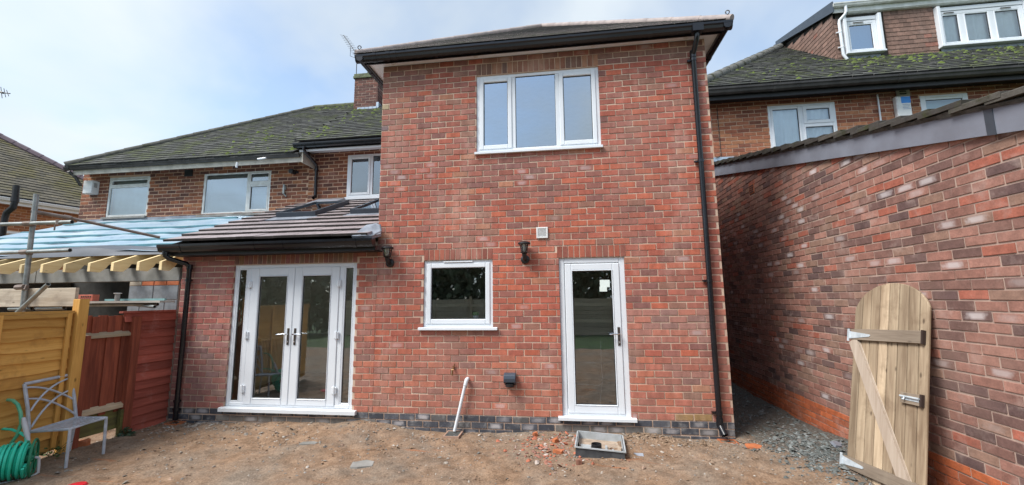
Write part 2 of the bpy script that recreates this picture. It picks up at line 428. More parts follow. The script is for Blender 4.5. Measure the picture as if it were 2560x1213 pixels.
M['galvhinge'] = simple('zinc_hinge', (0.58, 0.64, 0.68), 0.45, c2=(0.42, 0.48, 0.52), scale=20, metal=0.15)
M['darkend'] = simple('dark_end_grain', (0.035, 0.02, 0.015), 0.9)
M['chair'] = simple('grey_painted_steel', (0.50, 0.545, 0.61), 0.45, c2=(0.37, 0.40, 0.45), scale=15)
M['hose'] = simple('green_hose', (0.02, 0.56, 0.36), 0.32, c2=(0.05, 0.68, 0.48), scale=6)
M['hose2'] = simple('pale_green_hose', (0.16, 0.42, 0.24), 0.35, c2=(0.05, 0.36, 0.22), scale=10)
M['reel'] = simple('green_reel', (0.01, 0.20, 0.10), 0.4, var=0.2)
M['reelframe'] = simple('pale_reel_frame', (0.55, 0.56, 0.58), 0.4, var=0.15)
M['redplastic'] = simple('red_plastic', (0.62, 0.02, 0.03), 0.35, var=0.1)
M['leaf'] = simple('dull_leaf', (0.055, 0.095, 0.055), 0.5, c2=(0.03, 0.06, 0.032), scale=12)
M['leaf2'] = simple('weed_leaf', (0.07, 0.14, 0.03), 0.5, c2=(0.035, 0.08, 0.02), scale=12)
M['curtain'] = simple('net_curtain', (0.92, 0.94, 0.95), 0.8, var=0.06)
M['blind'] = simple('pale_blind', (0.86, 0.90, 0.92), 0.6, var=0.04)
M['paper'] = simple('white_paper', (0.72, 0.80, 0.76), 0.7, var=0.04)
M['greencan'] = simple('green_tub', (0.04, 0.35, 0.10), 0.4, var=0.1)
M['pinkroll'] = simple('pink_roll', (0.55, 0.13, 0.17), 0.7, var=0.2)
M['fascia'] = simple('grey_fascia', (0.215, 0.235, 0.285), 0.5, c2=(0.165, 0.175, 0.21), scale=3)
M['vent_w'] = simple('white_vent', (0.74, 0.75, 0.74), 0.4, var=0.08)
M['blue_print'] = simple('blue_print', (0.03, 0.25, 0.70), 0.4, var=0.05)
M['grey_print'] = simple('grey_print', (0.35, 0.42, 0.55), 0.6, var=0.05)
M['teal'] = simple('teal_strip', (0.20, 0.36, 0.36), 0.6, var=0.2)
M['plank'] = wood('old_plank', (0.40, 0.37, 0.33), (0.25, 0.22, 0.19), 'x', 0.9)

def membrane_mat():
    t = NT('breather_membrane'); p = t.position()
    n = t.noise(t.position((0.5, 1, 1)), 1.6, 5, 0.6)
    c = t.ramp(n, [(0.36, (0.22, 0.33, 0.43)), (0.5, (0.30, 0.40, 0.485)), (0.66, (0.40, 0.475, 0.53))])
    # printed marks
    br = t.node('ShaderNodeTexNoise'); br.inputs['Scale'].default_value = 22; br.inputs['Detail'].default_value = 2
    t.l.new(t.position((0.35, 1, 1)), br.inputs['Vector'])
    c = t.mix(t.math('MULTIPLY', t.ramp(br.outputs['Fac'], [(0.66, 0.0), (0.69, 1.0)]), t.ramp(t.noise(p, 0.9, 2), [(0.52, 0.0), (0.6, 0.8)])), c, (0.06, 0.12, 0.24))
    t.set(Base_Color=c, Roughness=0.42, Specular_IOR_Level=0.5)
    t.bump(t.noise(t.position((0.25, 1, 1)), 2.6, 3, 0.5), 0.35, 0.02)
    return t.m
M['membrane'] = membrane_mat()

def dirt_mat():
    t = NT('building_dirt'); p = t.position()
    a = t.noise(p, 0.9, 6, 0.65, 0.2); b = t.noise(p, 7, 6, 0.7); f = t.noise(p, 55, 4, 0.65)
    c = t.ramp(b, [(0.3, (0.17, 0.107, 0.067)), (0.5, (0.28, 0.182, 0.117)), (0.72, (0.385, 0.262, 0.174))])
    c = t.mix(t.ramp(a, [(0.42, 0.0), (0.62, 0.75)]), c, t.ramp(b, [(0.3, (0.165, 0.138, 0.11)), (0.7, (0.305, 0.255, 0.205))]))
    # a few orange brick-dust scuffs and pale cement spills
    s = t.noise(t.position((0.35, 1.6, 1)), 2.1, 4, 0.6)
    c = t.mix(t.math('MULTIPLY', t.ramp(s, [(0.66, 0.0), (0.72, 0.65)]), 1.0), c, (0.45, 0.17, 0.07))
    s2 = t.noise(t.position((0.8, 1.2, 1)), 2.7, 3, 0.55)
    c = t.mix(t.ramp(s2, [(0.72, 0.0), (0.77, 0.7)]), c, (0.45, 0.41, 0.34))
    # slate waste along the side passage (a band of the yard, by place)
    g = t.node('ShaderNodeSeparateXYZ'); t.l.new(p, g.inputs[0])
    e = t.math('ADD', t.math('MULTIPLY', g.outputs[0], 1.0), t.math('MULTIPLY', t.math('SUBTRACT', b, 0.5), 1.4))
    e = t.math('ADD', e, t.math('MULTIPLY', g.outputs[1], 0.55))
    sl_ = t.ramp(f, [(0.3, (0.05, 0.052, 0.048)), (0.7, (0.13, 0.13, 0.12))])
    c = t.mix(t.ramp(e, [(0.0, 0.0), (0.3, 0.85)]), c, sl_)
    c = t.mix(1.0, c, t.ramp(f, [(0.3, 0.62), (0.7, 1.2)]), 'MULTIPLY')
    t.set(Base_Color=c, Roughness=0.95, Specular_IOR_Level=0.15)
    t.bump(t.math('ADD', f, t.math('MULTIPLY', b, 1.5)), 0.9, 0.012)
    return t.m
M['dirt'] = dirt_mat()
M['grass'] = simple('rough_lawn', (0.05, 0.09, 0.02), 0.95, c2=(0.03, 0.05, 0.015), scale=2, bump=0.6, bscale=30)
M['stone_a'] = None
def stone_mat():
    t = NT('loose_stone'); a = t.node('ShaderNodeVertexColor'); a.layer_name = 'Col'
    f = t.noise(t.position(), 40, 3, 0.6)
    t.set(Base_Color=t.mix(1.0, a.outputs[0], t.ramp(f, [(0.3, 0.7), (0.7, 1.2)]), 'MULTIPLY'), Roughness=0.9, Specular_IOR_Level=0.25)
    return t.m
M['stone_a'] = stone_mat()
M['hedge'] = simple('dark_hedge', (0.11, 0.14, 0.08), 0.9, c2=(0.06, 0.085, 0.045), scale=3)

# ------------------------------------------------------------------ repeated pieces (bricks, tiles)
def unit_box(name, mat, cu, cv, cd_, edge=None):
    """unit piece: u,v in -.5...5, depth 0..1 (1 = outer face), chamfered outer edges"""
    b = 0.5
    V = [(-b, -b, 0), (b, -b, 0), (b, b, 0), (-b, b, 0), (-b, -b, 1 - cd_), (b, -b, 1 - cd_), (b, b, 1 - cd_), (-b, b, 1 - cd_),
         (-b + cu, -b + cv, 1), (b - cu, -b + cv, 1), (b - cu, b - cv, 1), (-b + cu, b - cv, 1)]
    Fc = [(0, 3, 2, 1)]
    for k in range(4):
        n = (k + 1) % 4
        Fc += [(k, n, 4 + n, 4 + k), (4 + k, 4 + n, 8 + n, 8 + k)]
    Fc.append((8, 9, 10, 11))
    me = bpy.data.meshes.new(name); me.from_pydata(V, [], Fc)
    uvl = me.uv_layers.new(name='UVMap')
    for lp in me.loops: uvl.data[lp.index].uv = V[lp.vertex_index][:2]
    me.materials.append(mat)
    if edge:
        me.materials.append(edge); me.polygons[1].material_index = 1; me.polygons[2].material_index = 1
    return me, np.array(V), Fc
UB = {}
def unit(mat, cu=0.012, cv=0.035, cd_=0.12, edge=None):
    k = (mat.name, cu, cv)
    if k not in UB: UB[k] = unit_box('piece', mat, cu, cv, cd_, edge)
    return UB[k]

def pieces(parent, name, rest_name, items, mat_o, mat_a, nmax=300, cu=0.012, cv=0.035, vis=None, edge=None):
    """items: (4x4 matrix, colour). The nmax that show largest become objects, the rest one joined part."""
    off = WL.get(parent, Vector((0, 0, 0)))
    sc = []
    for M4, c in items:
        q = px(M4.translation)
        s = -1
        if q and -40 < q[0] < 2600 and -40 < q[1] < 1250:
            s = M4.col[0].to_3d().length * M4.col[1].to_3d().length / (q[2] * q[2])
            if vis and not vis(M4.translation): s = -0.5
        sc.append(s)
    order = sorted(range(len(items)), key=lambda i: -sc[i])
    keep = [i for i in order[:nmax] if sc[i] > 0]
    ks = set(keep)
    me, UV, UF = unit(mat_o, cu, cv, edge=edge)
    for i in keep:
        M4, c = items[i]
        o = bpy.data.objects.new(name, me)
        L = M4.copy(); L.translation = M4.translation - off
        o.color = (*c, 0.0) if len(c) == 3 else c
        col.objects.link(o)
        o.parent = parent
        o.matrix_local = L
    rest = [i for i in range(len(items)) if i not in ks]
    if rest:
        nv = len(UV)
        UH = np.hstack([UV, np.ones((nv, 1))])
        allv = np.concatenate([(UH @ np.array(items[i][0]).T)[:, :3] for i in rest]) - np.array(off)
        fs = []
        for k in range(len(rest)):
            b = k * nv
            fs.extend([tuple(x + b for x in f) for f in UF])
        m2 = bpy.data.meshes.new(rest_name)
        m2.from_pydata(allv.tolist(), [], fs)
        m2.materials.append(mat_a)
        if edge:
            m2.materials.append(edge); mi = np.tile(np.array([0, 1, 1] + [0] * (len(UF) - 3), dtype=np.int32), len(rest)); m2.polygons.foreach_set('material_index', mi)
        ca = m2.color_attributes.new('Col', 'FLOAT_COLOR', 'POINT')
        cols = np.repeat(np.array([(*items[i][1], 0.0)[:4] for i in rest], dtype=np.float32), nv, axis=0)
        ca.data.foreach_set('color', cols.ravel())
        uvl = m2.uv_layers.new(name='UVMap')
        luv = np.array([UV[i][:2] for f in UF for i in f], dtype=np.float32)
        uvl.data.foreach_set('uv', np.tile(luv, (len(rest), 1)).ravel())
        o = bpy.data.objects.new(rest_name, m2)
        col.objects.link(o); o.parent = parent
        o['kind'] = 'stuff'
        WL[o] = off
    return len(keep), len(rest)

def frame_m(o, u, v, n, cu, cv, lu, lv, depth, roll=0.0, d0=0.0):
    """matrix for a piece centred at (cu, cv) of the plane o + u*U + v*V, its back at d0 along n"""
    U, V, N = Vector(u), Vector(v), Vector(n)
    if roll:
        c, s = math.cos(roll), math.sin(roll)
        U, V = U * c + V * s, V * c - U * s
    p = Vector(o) + Vector(u) * cu + Vector(v) * cv + N * d0
    a, b, c_ = U * lu, V * lv, N * depth
    return Matrix(((a.x, b.x, c_.x, p.x), (a.y, b.y, c_.y, p.y), (a.z, b.z, c_.z, p.z), (0, 0, 0, 1)))

def sheet_with_holes(mb, o, u, v, n, u0, u1, v0, v1, holes, d_front, thick, top=None):
    """wall core: rectangular cells between the hole edges; front at d_front along n"""
    us = sorted({u0, u1, *[h[0] for h in holes], *[h[1] for h in holes]})
    vs_ = sorted({v0, v1, *[h[2] for h in holes], *[h[3] for h in holes]})
    us = [x for x in us if u0 <= x <= u1]; vs_ = [x for x in vs_ if v0 <= x <= v1]
    O, U, V, N = Vector(o), Vector(u), Vector(v), Vector(n)
    full = {}
    for i in range(len(us) - 1):
        for j in range(len(vs_) - 1):
            a, b = (us[i] + us[i + 1]) / 2, (vs_[j] + vs_[j + 1]) / 2
            full[i, j] = not any(h[0] < a < h[1] and h[2] < b < h[3] for h in holes)
    P = lambda a, b, d: O + U * a + V * b + N * d
    f, bk = d_front, d_front - thick
    for (i, j), ok in full.items():
        if not ok: continue
        a0, a1, b0, b1 = us[i], us[i + 1], vs_[j], vs_[j + 1]
        mb.quad(P(a0, b0, f), P(a1, b0, f), P(a1, b1, f), P(a0, b1, f))
        mb.quad(P(a0, b0, bk), P(a0, b1, bk), P(a1, b1, bk), P(a1, b0, bk))
        if not full.get((i - 1, j)): mb.quad(P(a0, b0, bk), P(a0, b0, f), P(a0, b1, f), P(a0, b1, bk))
        if not full.get((i + 1, j)): mb.quad(P(a1, b0, f), P(a1, b0, bk), P(a1, b1, bk), P(a1, b1, f))
        if not full.get((i, j - 1)): mb.quad(P(a0, b0, bk), P(a1, b0, bk), P(a1, b0, f), P(a0, b0, f))
        if not full.get((i, j + 1)): mb.quad(P(a0, b1, f), P(a1, b1, f), P(a1, b1, bk), P(a0, b1, bk))

def brick_items(o, u, v, n, u0, u1, v0, nc, gauge, pitch, holes, colour, keep=None, joint=0.0125, bed=0.0135, depth=0.05, proud=-0.001, bond='stretcher', phase=0.0, jit=0.0024):
    out = []
    for k in range(nc):
        z0, z1 = v0 + k * gauge, v0 + (k + 1) * gauge
        zc = (z0 + z1) / 2
        edges = []
        a = u0 + (0 if (k % 2 == 0) else -pitch / 2) + phase
        while a > u0: a -= pitch
        kk = 0
        while a < u1:
            if bond == 'flemish':
                w = pitch if kk % 2 == 0 else pitch * 0.52
            else:
                w = pitch
            edges.append((a, a + w)); a += w; kk += 1
        spans = [(u0, u1)]
        for h in holes:
            if h[2] < zc < h[3]:
                ns = []
                for s in spans:
                    if h[1] <= s[0] or h[0] >= s[1]: ns.append(s); continue
                    if s[0] < h[0]: ns.append((s[0], h[0] + joint / 2 - 0.003))
                    if h[1] < s[1]: ns.append((h[1] - joint / 2 + 0.003, s[1]))
                spans = ns
        for s0, s1 in spans:
            for e0, e1 in edges:
                b0, b1 = max(e0 + joint / 2, s0), min(e1 - joint / 2, s1)
                if b1 - b0 < 0.03: continue
                uc = (b0 + b1) / 2
                if keep and not keep(uc, zc): continue
                j = rng.normal(0, 1, 4)
                m = frame_m(o, u, v, n, uc, zc + j[0] * jit, b1 - b0 + j[1] * 0.0016, gauge - bed + j[2] * 0.0014, depth, roll=j[3] * 0.006, d0=proud - depth + float(np.clip(rng.normal(0, 0.0014), -0.003, 0.003)))
                out.append((m, colour(uc, zc)))
    return out

def pick(pal, w):
    i = rng.choice(len(pal), p=np.array(w) / sum(w))
    c = (np.array(pal[i]) * 0.72 + 0.28 * (np.array(pal) * (np.array(w) / sum(w))[:, None]).sum(0)) * rng.uniform(0.88, 1.11)
    return tuple(float(x) for x in c)
def bloom(c, chance, lo=0.3, hi=0.9):
    return (*c[:3], float(rng.uniform(lo, hi))) if rng.random() < chance else c

# ------------------------------------------------------------------ extended house (the subject)
Wd = lambda *a: a
LX, RX, SX, TOPZ = -7.94, 0.0, -4.74, 5.133
house = thing('extended_house', 'red brick house with a new two storey extension and glazed double doors', 'house', (-3.9, 1.5, -0.2))

PAL = [(0.455, 0.126, 0.072), (0.385, 0.112, 0.077), (0.33, 0.120, 0.090), (0.28, 0.127, 0.106), (0.19, 0.102, 0.094), (0.40, 0.19, 0.115), (0.25, 0.145, 0.11)]
def cnoise(x, z, s, sx=1.0):
    return math.sin(x * 1.9 * s + z * 0.7 * s + sx) * math.sin(z * 1.6 * s - x * 0.4 * s + 2 * sx) * 0.5 + 0.25 * math.sin(3.1 * s * x + sx * 5) * math.cos(2.7 * s * z)
def facade_colour(x, z):
    n = cnoise(x, z, 0.9)
    w = [2.2, 4.0, 3.4, 2.6, 1.2, 0.5, 0.8]
    if x > -3.2 and z < 3.0: w[0] += 3.5; w[1] += 2
    if z < 2.2 and -5 < x < -2.1: w[0] += 2.5; w[1] += 4
    if x > -1.2 and z < 1.7: w[0] -= 1.5; w[2] += 3; w[3] += 3; w[4] += 1.5
    if z > 3.4: w[0] -= 1.2; w[2] += 3.5; w[3] += 1.4
    if z > 3.3 and x > -1.4: w[1] += 3; w[0] += 1.0
    if x < -5: w = [0.4, 3.0, 4.5, 3.6, 0.8, 0.1, 0.3]
    if -0.55 < z - 3.35 < 0.25 and x < -2: w[3] += 4; w[4] += 2.0
    if z < 0.75: w[2] += 3; w[1] += 2; w[4] *= 0.5
    if z > 4.9: w = [0, 0.4, 1.5, 1.5, 2.2, 0, 3.5]  # eaves stain, with the shade under the eaves put into these brick colours
    w = [max(0.0, a + (1.5 * n if i < 2 else -0.8 * n)) for i, a in enumerate(w)]
    c = pick(PAL, w)
    if x < -5: c = (c[0] * 0.92 + 0.015, c[1] * 0.95 + 0.012, c[2] + 0.018)
    if z < 0.75: c = (c[0] * 0.92 + 0.035, c[1] + 0.03, c[2] + 0.025)
    if z < 0.087 and -0.62 < x < -0.25: c = tuple(0.68 * a + 0.32 * b for a, b in zip(c, (0.26, 0.30, 0.05)))
    if 1.0 < z < 1.4 and x > -1.2: c = (c[0] * 0.8 + 0.10, c[1] * 0.8 + 0.075, c[2] * 0.8 + 0.065)
    return bloom(c, 0.22 if (3.1 < z < 3.55 and -4.6 < x < -2.4) else 0.02, 0.12, 0.4)

FR = (-7.045, -5.047, 0.0, 2.10); DO = (-2.115, -1.229, 0.0, 2.093); LW = (-4.035, -3.03, 1.13, 2.10); UW = (-3.27, -1.47, 3.635, 4.862)
HOLES = [FR, DO, LW, UW]
o0, ux, vz, ny = (0, 0, 0), (1, 0, 0), (0, 0, 1), (0, -1, 0)
mb = MB()
sheet_with_holes(mb, o0, ux, vz, ny, LX, SX, -0.35, 2.40, HOLES, -0.008, 0.24)
sheet_with_holes(mb, o0, ux, vz, ny, SX, RX, -0.35, TOPZ, HOLES, -0.008, 0.24)
front_wall = mb.build('front_wall', M['mortar'], house)
SOL = [(FR[0], FR[1], FR[3], 0.162), (DO[0] - 0.02, DO[1] + 0.02, DO[3], 0.169), (LW[0], LW[1], LW[3], 0.162), (UW[0], UW[1], UW[3], 0.184)]
lint_holes = [(s[0], s[1], s[2], s[2] + s[3]) for s in SOL]
SP = {(round((4.48 - 0.0) / 0.087)): 0}
def fcol(x, z):
    if x < -4.6 and abs(z - 4.47) < 0.045: return (0.40, 0.35, 0.22)
    if x < -4.6 and abs(z - 4.12) < 0.045: return (0.14, 0.12, 0.14)
    return facade_colour(x, z)
it = brick_items(o0, ux, vz, ny, LX, SX, 0, 27, 0.087, 0.2245, HOLES + lint_holes, fcol)
it += brick_items(o0, ux, vz, ny, SX, RX, 0, 59, 0.087, 0.2245, HOLES + lint_holes, fcol)
pieces(front_wall, 'brick', 'brickwork', it, M['brick_o'], M['brick_a'], 300)
# soldier courses over the openings
it = []
for a, b, z, h in SOL:
    n = int(round((b - a) / 0.0775)); w = (b - a) / n
    for k in range(n):
        if a == FR[0]: c = tuple(x * rng.uniform(0.85, 1.15) for x in (0.235, 0.125, 0.092))
        elif a == UW[0]: c = pick([(0.29, 0.13, 0.085), (0.19, 0.11, 0.085), (0.33, 0.17, 0.105), (0.15, 0.10, 0.085)], [2, 2, 1.5, 1])
        else: c = pick([(0.37, 0.095, 0.055), (0.28, 0.085, 0.06), (0.24, 0.085, 0.065)], [3, 3, 2])
        it.append((frame_m(o0, ux, vz, ny, a + (k + 0.5) * w, z + h / 2 - 0.001, w - 0.010, h - 0.014, 0.05, roll=rng.normal(0, 0.004), d0=-0.002 - 0.05 + rng.normal(0, 0.001)), c))
pieces(front_wall, 'lintel_brick', 'lintel_brickwork', it, M['brick_o'], M['brick_a'], 300, cu=0.03, cv=0.012)
# blue engineering brick plinth
def bluec(x, z):
    c = pick([(0.062, 0.068, 0.085), (0.048, 0.053, 0.066), (0.085, 0.09, 0.105), (0.11, 0.105, 0.10)], [3, 3, 2, 0.7])
    if (FR[0] - 0.1 < x < FR[1] + 0.3 or DO[0] - 0.1 < x < DO[1] + 0.4) and z < -0.05: c = tuple(a * 0.7 + b for a, b in zip(c, (0.13, 0.115, 0.09)))
    return bloom(c, 0.4, 0.2, 0.6)
it = brick_items(o0, ux, vz, ny, LX, RX, -0.261, 3, 0.087, 0.2245, [], bluec, proud=0.0)
pieces(front_wall, 'plinth_brick', 'plinth_brickwork', it, M['plinth'], M['plinth_a'], 300)
# side walls of the extension, seen only from beside it
def side_wall(name, x, nx, y0, y1, z0, z1):
    u = (0, 1, 0) if nx > 0 else (0, -1, 0)
    oo = (x, y0, 0) if nx > 0 else (x, y1, 0)
    m_ = MB(); sheet_with_holes(m_, oo, u, vz, (nx, 0, 0), 0.0, y1 - y0, z0, z1, [], -0.008, 0.20)
    w = m_.build(name, M['mortar'], house)
    ii = brick_items(oo, u, vz, (nx, 0, 0), 0.05, y1 - y0, math.ceil(z0 / 0.087) * 0.087, int((z1 - z0) / 0.087), 0.087, 0.2245, [], facade_colour)
    pieces(w, 'brick', 'brickwork', ii, M['brick_o'], M['brick_a'], 0)
side_wall('side_wall', RX, 1, 0.245, 10.4, -0.35, TOPZ)
side_wall('side_wall', SX, -1, 0.245, 2.94, 2.5, TOPZ)
side_wall('side_wall', LX, -1, 0.245, 2.94, -0.35, 2.30)

# interiors: shells behind the openings
def room(parent, x0, x1, y0, y1, z0, z1, mat, fmat=None):
    m_ = MB()
    m_.quad((x0, y1, z0), (x1, y1, z0), (x1, y1, z1), (x0, y1, z1))
    m_.quad((x0, y0, z0), (x0, y1, z0), (x0, y1, z1), (x0, y0, z1))
    m_.quad((x1, y0, z0), (x1, y0, z1), (x1, y1, z1), (x1, y1, z0))
    m_.quad((x0, y0, z1), (x0, y1, z1), (x1, y1, z1), (x1, y0, z1))
    r_ = m_.build('interior_wall', mat, parent)
    m_ = MB(); m_.quad((x0, y0, z0), (x1, y0, z0), (x1, y1, z0), (x0, y1, z0))
    m_.build('interior_floor', fmat or mat, parent)
    return r_
m_ = MB()
m_.quad((-7.69, 0.25, 0), (-7.69, 2.93, 0), (-7.69, 2.93, 3.70), (-7.69, 0.25, 2.58)); m_.quad((-4.76, 0.25, 0), (-4.76, 0.25, 2.58), (-4.76, 2.93, 3.70), (-4.76, 2.93, 0)); m_.quad((-7.69, 2.93, 0), (-4.76, 2.93, 0), (-4.76, 2.93, 3.70), (-7.69, 2.93, 3.70))
m_.quad((-7.69, 0.25, 2.15), (-7.69, 0.25, 2.60), (-4.76, 0.25, 2.60), (-4.76, 0.25, 2.15))
m_.build('interior_wall', M['plaster'], house)
m_ = MB(); m_.quad((-7.69, 0.25, 0.0), (-4.76, 0.25, 0.0), (-4.76, 2.93, 0.0), (-7.69, 2.93, 0.0)); m_.build('interior_floor', M['concrete'], house)
room(house, -4.62, -2.50, 0.25, 2.4, 0.0, 2.30, M['lightroom'])
room(house, -2.46, -0.22, 0.25, 2.6, 0.0, 2.30, M['plaster'], M['concrete'])
room(house, -4.5, -0.22, 0.25, 3.6, 2.6, 5.05, M['lightroom'])
# radiator on the left-hand wall of the garden room
m_ = MB(); m_.box(-7.68, -7.62, 1.40, 2.20, 0.20, 0.86)
for k in range(20): m_.box(-7.62, -7.605, 1.42 + k * 0.039, 1.445 + k * 0.039, 0.24, 0.82)
m_.build('radiator', M['white'], house)

# -------- windows
def ring(mb, x0, x1, z0, z1, w, y0, y1, b=0.005):
    mb.bbox(x0, x0 + w, y0, y1, z0, z1, b); mb.bbox(x1 - w, x1, y0, y1, z0, z1, b)
    mb.bbox(x0 + w, x1 - w, y0, y1, z0, z0 + w, b); mb.bbox(x0 + w, x1 - w, y0, y1, z1 - w, z1, b)
def casement(parent, x0, x1, z0, z1, y, w=0.062, pane='glass_up', sash=True, mat='white', seal=True):
    if sash:
        m_ = MB(); ring(m_, x0, x1, z0, z1, w, y - 0.012, y + 0.04, 0.008)
        m_.build('sash', M[mat], parent)
    else: w = 0.0
    if seal:
        m_ = MB(); ring(m_, x0 + w, x1 - w, z0 + w, z1 - w, 0.008, y + 0.008, y + 0.03, 0.002); m_.build('seal', M['seal'], parent)
    m_ = MB(); m_.quad((x0 + w, y + 0.018, z0 + w), (x1 - w, y + 0.018, z0 + w), (x1 - w, y + 0.018, z1 - w), (x0 + w, y + 0.018, z1 - w))
    return m_.build('pane', M[pane], parent)
def sill(parent, x0, x1, z0, z1, y0, y1, mat='white'):
    m_ = MB(); m_.prism([(x0, y1, z0), (x0, y1, z1 + 0.006), (x0, y0 + 0.012, z1), (x0, y0, z1 - 0.006), (x0, y0, z0)], (x0, 0, 0), (x1, 0, 0))
    return m_.build('sill', M[mat], parent)

# upper window of three lights
Y = 0.03
m_ = MB(); ring(m_, UW[0], UW[1], 3.665, UW[3], 0.05, Y, 0.09)
for a in (-2.712, -2.071): m_.bbox(a - 0.028, a + 0.028, Y + 0.002, 0.09, 3.715, 4.812)
wf = m_.build('window', M['white'], house)
casement(wf, -3.222, -2.738, 3.713, 4.814, Y)
casement(wf, -2.686, -2.097, 3.713, 4.814, Y, sash=False)
casement(wf, -2.045, -1.518, 3.713, 4.814, Y)
sill(wf, -3.285, -1.458, 3.628, 3.664, -0.045, 0.09)
# kitchen window
m_ = MB(); ring(m_, LW[0], LW[1], 1.162, LW[3], 0.045, Y, 0.09)
wf = m_.build('window', M['white'], house)
casement(wf, -3.992, -3.073, 1.205, 2.057, Y, w=0.066, pane='glass_dn')
m_ = MB(); m_.bbox(-3.745, -3.32, Y - 0.022, Y - 0.001, 2.066, 2.084, 0.004); m_.build('trickle_vent', M['white'], wf)
sill(wf, -4.085, -2.966, 1.126, 1.161, -0.05, 0.09)
# glazed back door
m_ = MB(); ring(m_, DO[0], DO[1], 0.022, DO[3], 0.075, Y, 0.10, 0.008)
df = m_.build('door_frame', M['white'], house)
sill(df, -2.167, -1.176, -0.02, 0.021, -0.06, 0.10)
def leaf_door(x0, x1, z0, z1, gx0, gx1, gz0, gz1, pane='glass_dn'):
    m_ = MB()
    m_.bbox(x0, gx0, Y - 0.01, 0.08, z0, z1, 0.008); m_.bbox(gx1, x1, Y - 0.01, 0.08, z0, z1, 0.008)
    m_.bbox(gx0, gx1, Y - 0.01, 0.08, z0, gz0, 0.008); m_.bbox(gx0, gx1, Y - 0.01, 0.08, gz1, z1, 0.008)
    d = m_.build('door', M['white'], house)
    m_ = MB(); ring(m_, gx0, gx1, gz0, gz1, 0.012, Y - 0.016, Y + 0.02, 0.005); m_.build('glazing_bead', M['white'], d)
    m_ = MB(); ring(m_, gx0 + 0.012, gx1 - 0.012, gz0 + 0.012, gz1 - 0.012, 0.009, Y + 0.006, Y + 0.022, 0.002); m_.build('seal', M['seal'], d)
    m_ = MB(); m_.quad((gx0 + 0.012, Y + 0.014, gz0 + 0.012), (gx1 - 0.012, Y + 0.014, gz0 + 0.012), (gx1 - 0.012, Y + 0.014, gz1 - 0.012), (gx0 + 0.012, Y + 0.014, gz1 - 0.012))
    m_.build('pane', M[pane], d)
    return d
def handle(d, x, z, s, L=0.125):
    m_ = MB(); m_.bbox(x - 0.016, x + 0.016, Y - 0.022, Y - 0.011, z - 0.155, z + 0.085, 0.006); m_.build('handle_plate', M['bronze'], d)
    m_ = MB(); m_.tube([(x, Y - 0.02, z), (x, Y - 0.065, z), (x + s * 0.02, Y - 0.072, z), (x + s * L, Y - 0.068, z - 0.004)], [0.011, 0.011, 0.011, 0.009], 8)
    m_.lathe([(0.009, 0), (0.012, 0.006), (0.007, 0.012)], Matrix.Translation((x, Y - 0.022, z - 0.11)) @ Matrix.Rotation(R(90), 4, 'X'), 10)
    m_.build('handle', M['chrome'], d, smooth=True)
bd = leaf_door(-2.034, -1.306, 0.055, 2.010, -1.945, -1.395, 0.152, 1.924)
handle(bd, -1.347, 1.075, -1)
m_ = MB(); m_.box(-1.566, -1.436, Y + 0.010, Y + 0.012, 1.688, 1.786); m_.box(-1.573, -1.475, Y + 0.009, Y + 0.011, 1.630, 1.694); m_.build('paper_note', M['paper'], bd)
# a clothes airer standing just inside the back door
air = thing('clothes_airer', 'thin wire clothes airer standing inside the glazed back door', 'airer', (-1.7, 0.5, 0.0))
m_ = MB()
m_.tube([(-2.05, 0.42, 0.35), (-1.60, 0.42, 0.33), (-1.555, 0.42, 0.37), (-1.56, 0.42, 0.95)], 0.006, 6)
m_.tube([(-2.05, 0.42, 0.50), (-1.56, 0.42, 0.50)], 0.003, 5); m_.tube([(-2.05, 0.42, 0.64), (-1.56, 0.42, 0.64)], 0.003, 5)
m_.tube([(-2.05, 0.42, 0.35), (-2.06, 0.6, 0.005)], 0.006, 6); m_.tube([(-1.56, 0.42, 0.37), (-1.60, 0.52, 0.005)], 0.006, 6)
m_.build('wire_frame', M['reelframe'], air)
# French doors with side lights
m_ = MB(); ring(m_, FR[0], FR[1], 0.03, FR[3], 0.055, Y, 0.10, 0.008)
for a in (-6.80, -5.29): m_.bbox(a - 0.035, a + 0.035, Y + 0.001, 0.10, 0.085, 2.045, 0.006)
ff = m_.build('door_frame', M['white'], house)
for a, b in ((-6.99, -6.835), (-5.255, -5.102)):
    m_ = MB(); ring(m_, a, b, 0.085, 2.045, 0.022, Y + 0.004, 0.06, 0.006); m_.build('side_light_bead', M['white'], ff)
    m_ = MB(); ring(m_, a + 0.022, b - 0.022, 0.107, 2.023, 0.007, Y + 0.012, 0.05, 0.002); m_.build('seal', M['seal'], ff)
    m_ = MB(); m_.quad((a + 0.02, Y + 0.022, 0.105), (b - 0.02, Y + 0.022, 0.105), (b - 0.02, Y + 0.022, 2.025), (a + 0.02, Y + 0.022, 2.025)); m_.build('pane', M['glass_dn'], ff)
sill(ff, -7.078, -4.968, -0.03, 0.024, -0.06, 0.10)
fl = leaf_door(-6.763, -6.046, 0.06, 2.048, -6.628, -6.150, 0.140, 1.928)
fr_ = leaf_door(-6.040, -5.327, 0.06, 2.048, -5.920, -5.450, 0.140, 1.928)
handle(fl, -6.094, 1.066, -1, 0.15); handle(fr_, -5.985, 1.066, 1, 0.13)
for x, dd in ((-6.763, fl), (-5.327, fr_)):
    for z in (0.28, 1.05, 1.80):
        m_ = MB(); m_.bbox(x - 0.035, x + 0.03, Y - 0.028, Y - 0.009, z - 0.05, z + 0.05, 0.006); m_.tube([(x, Y - 0.03, z - 0.055), (x, Y - 0.03, z + 0.055)], 0.010, 8)
        m_.build('hinge', M['white'], dd)
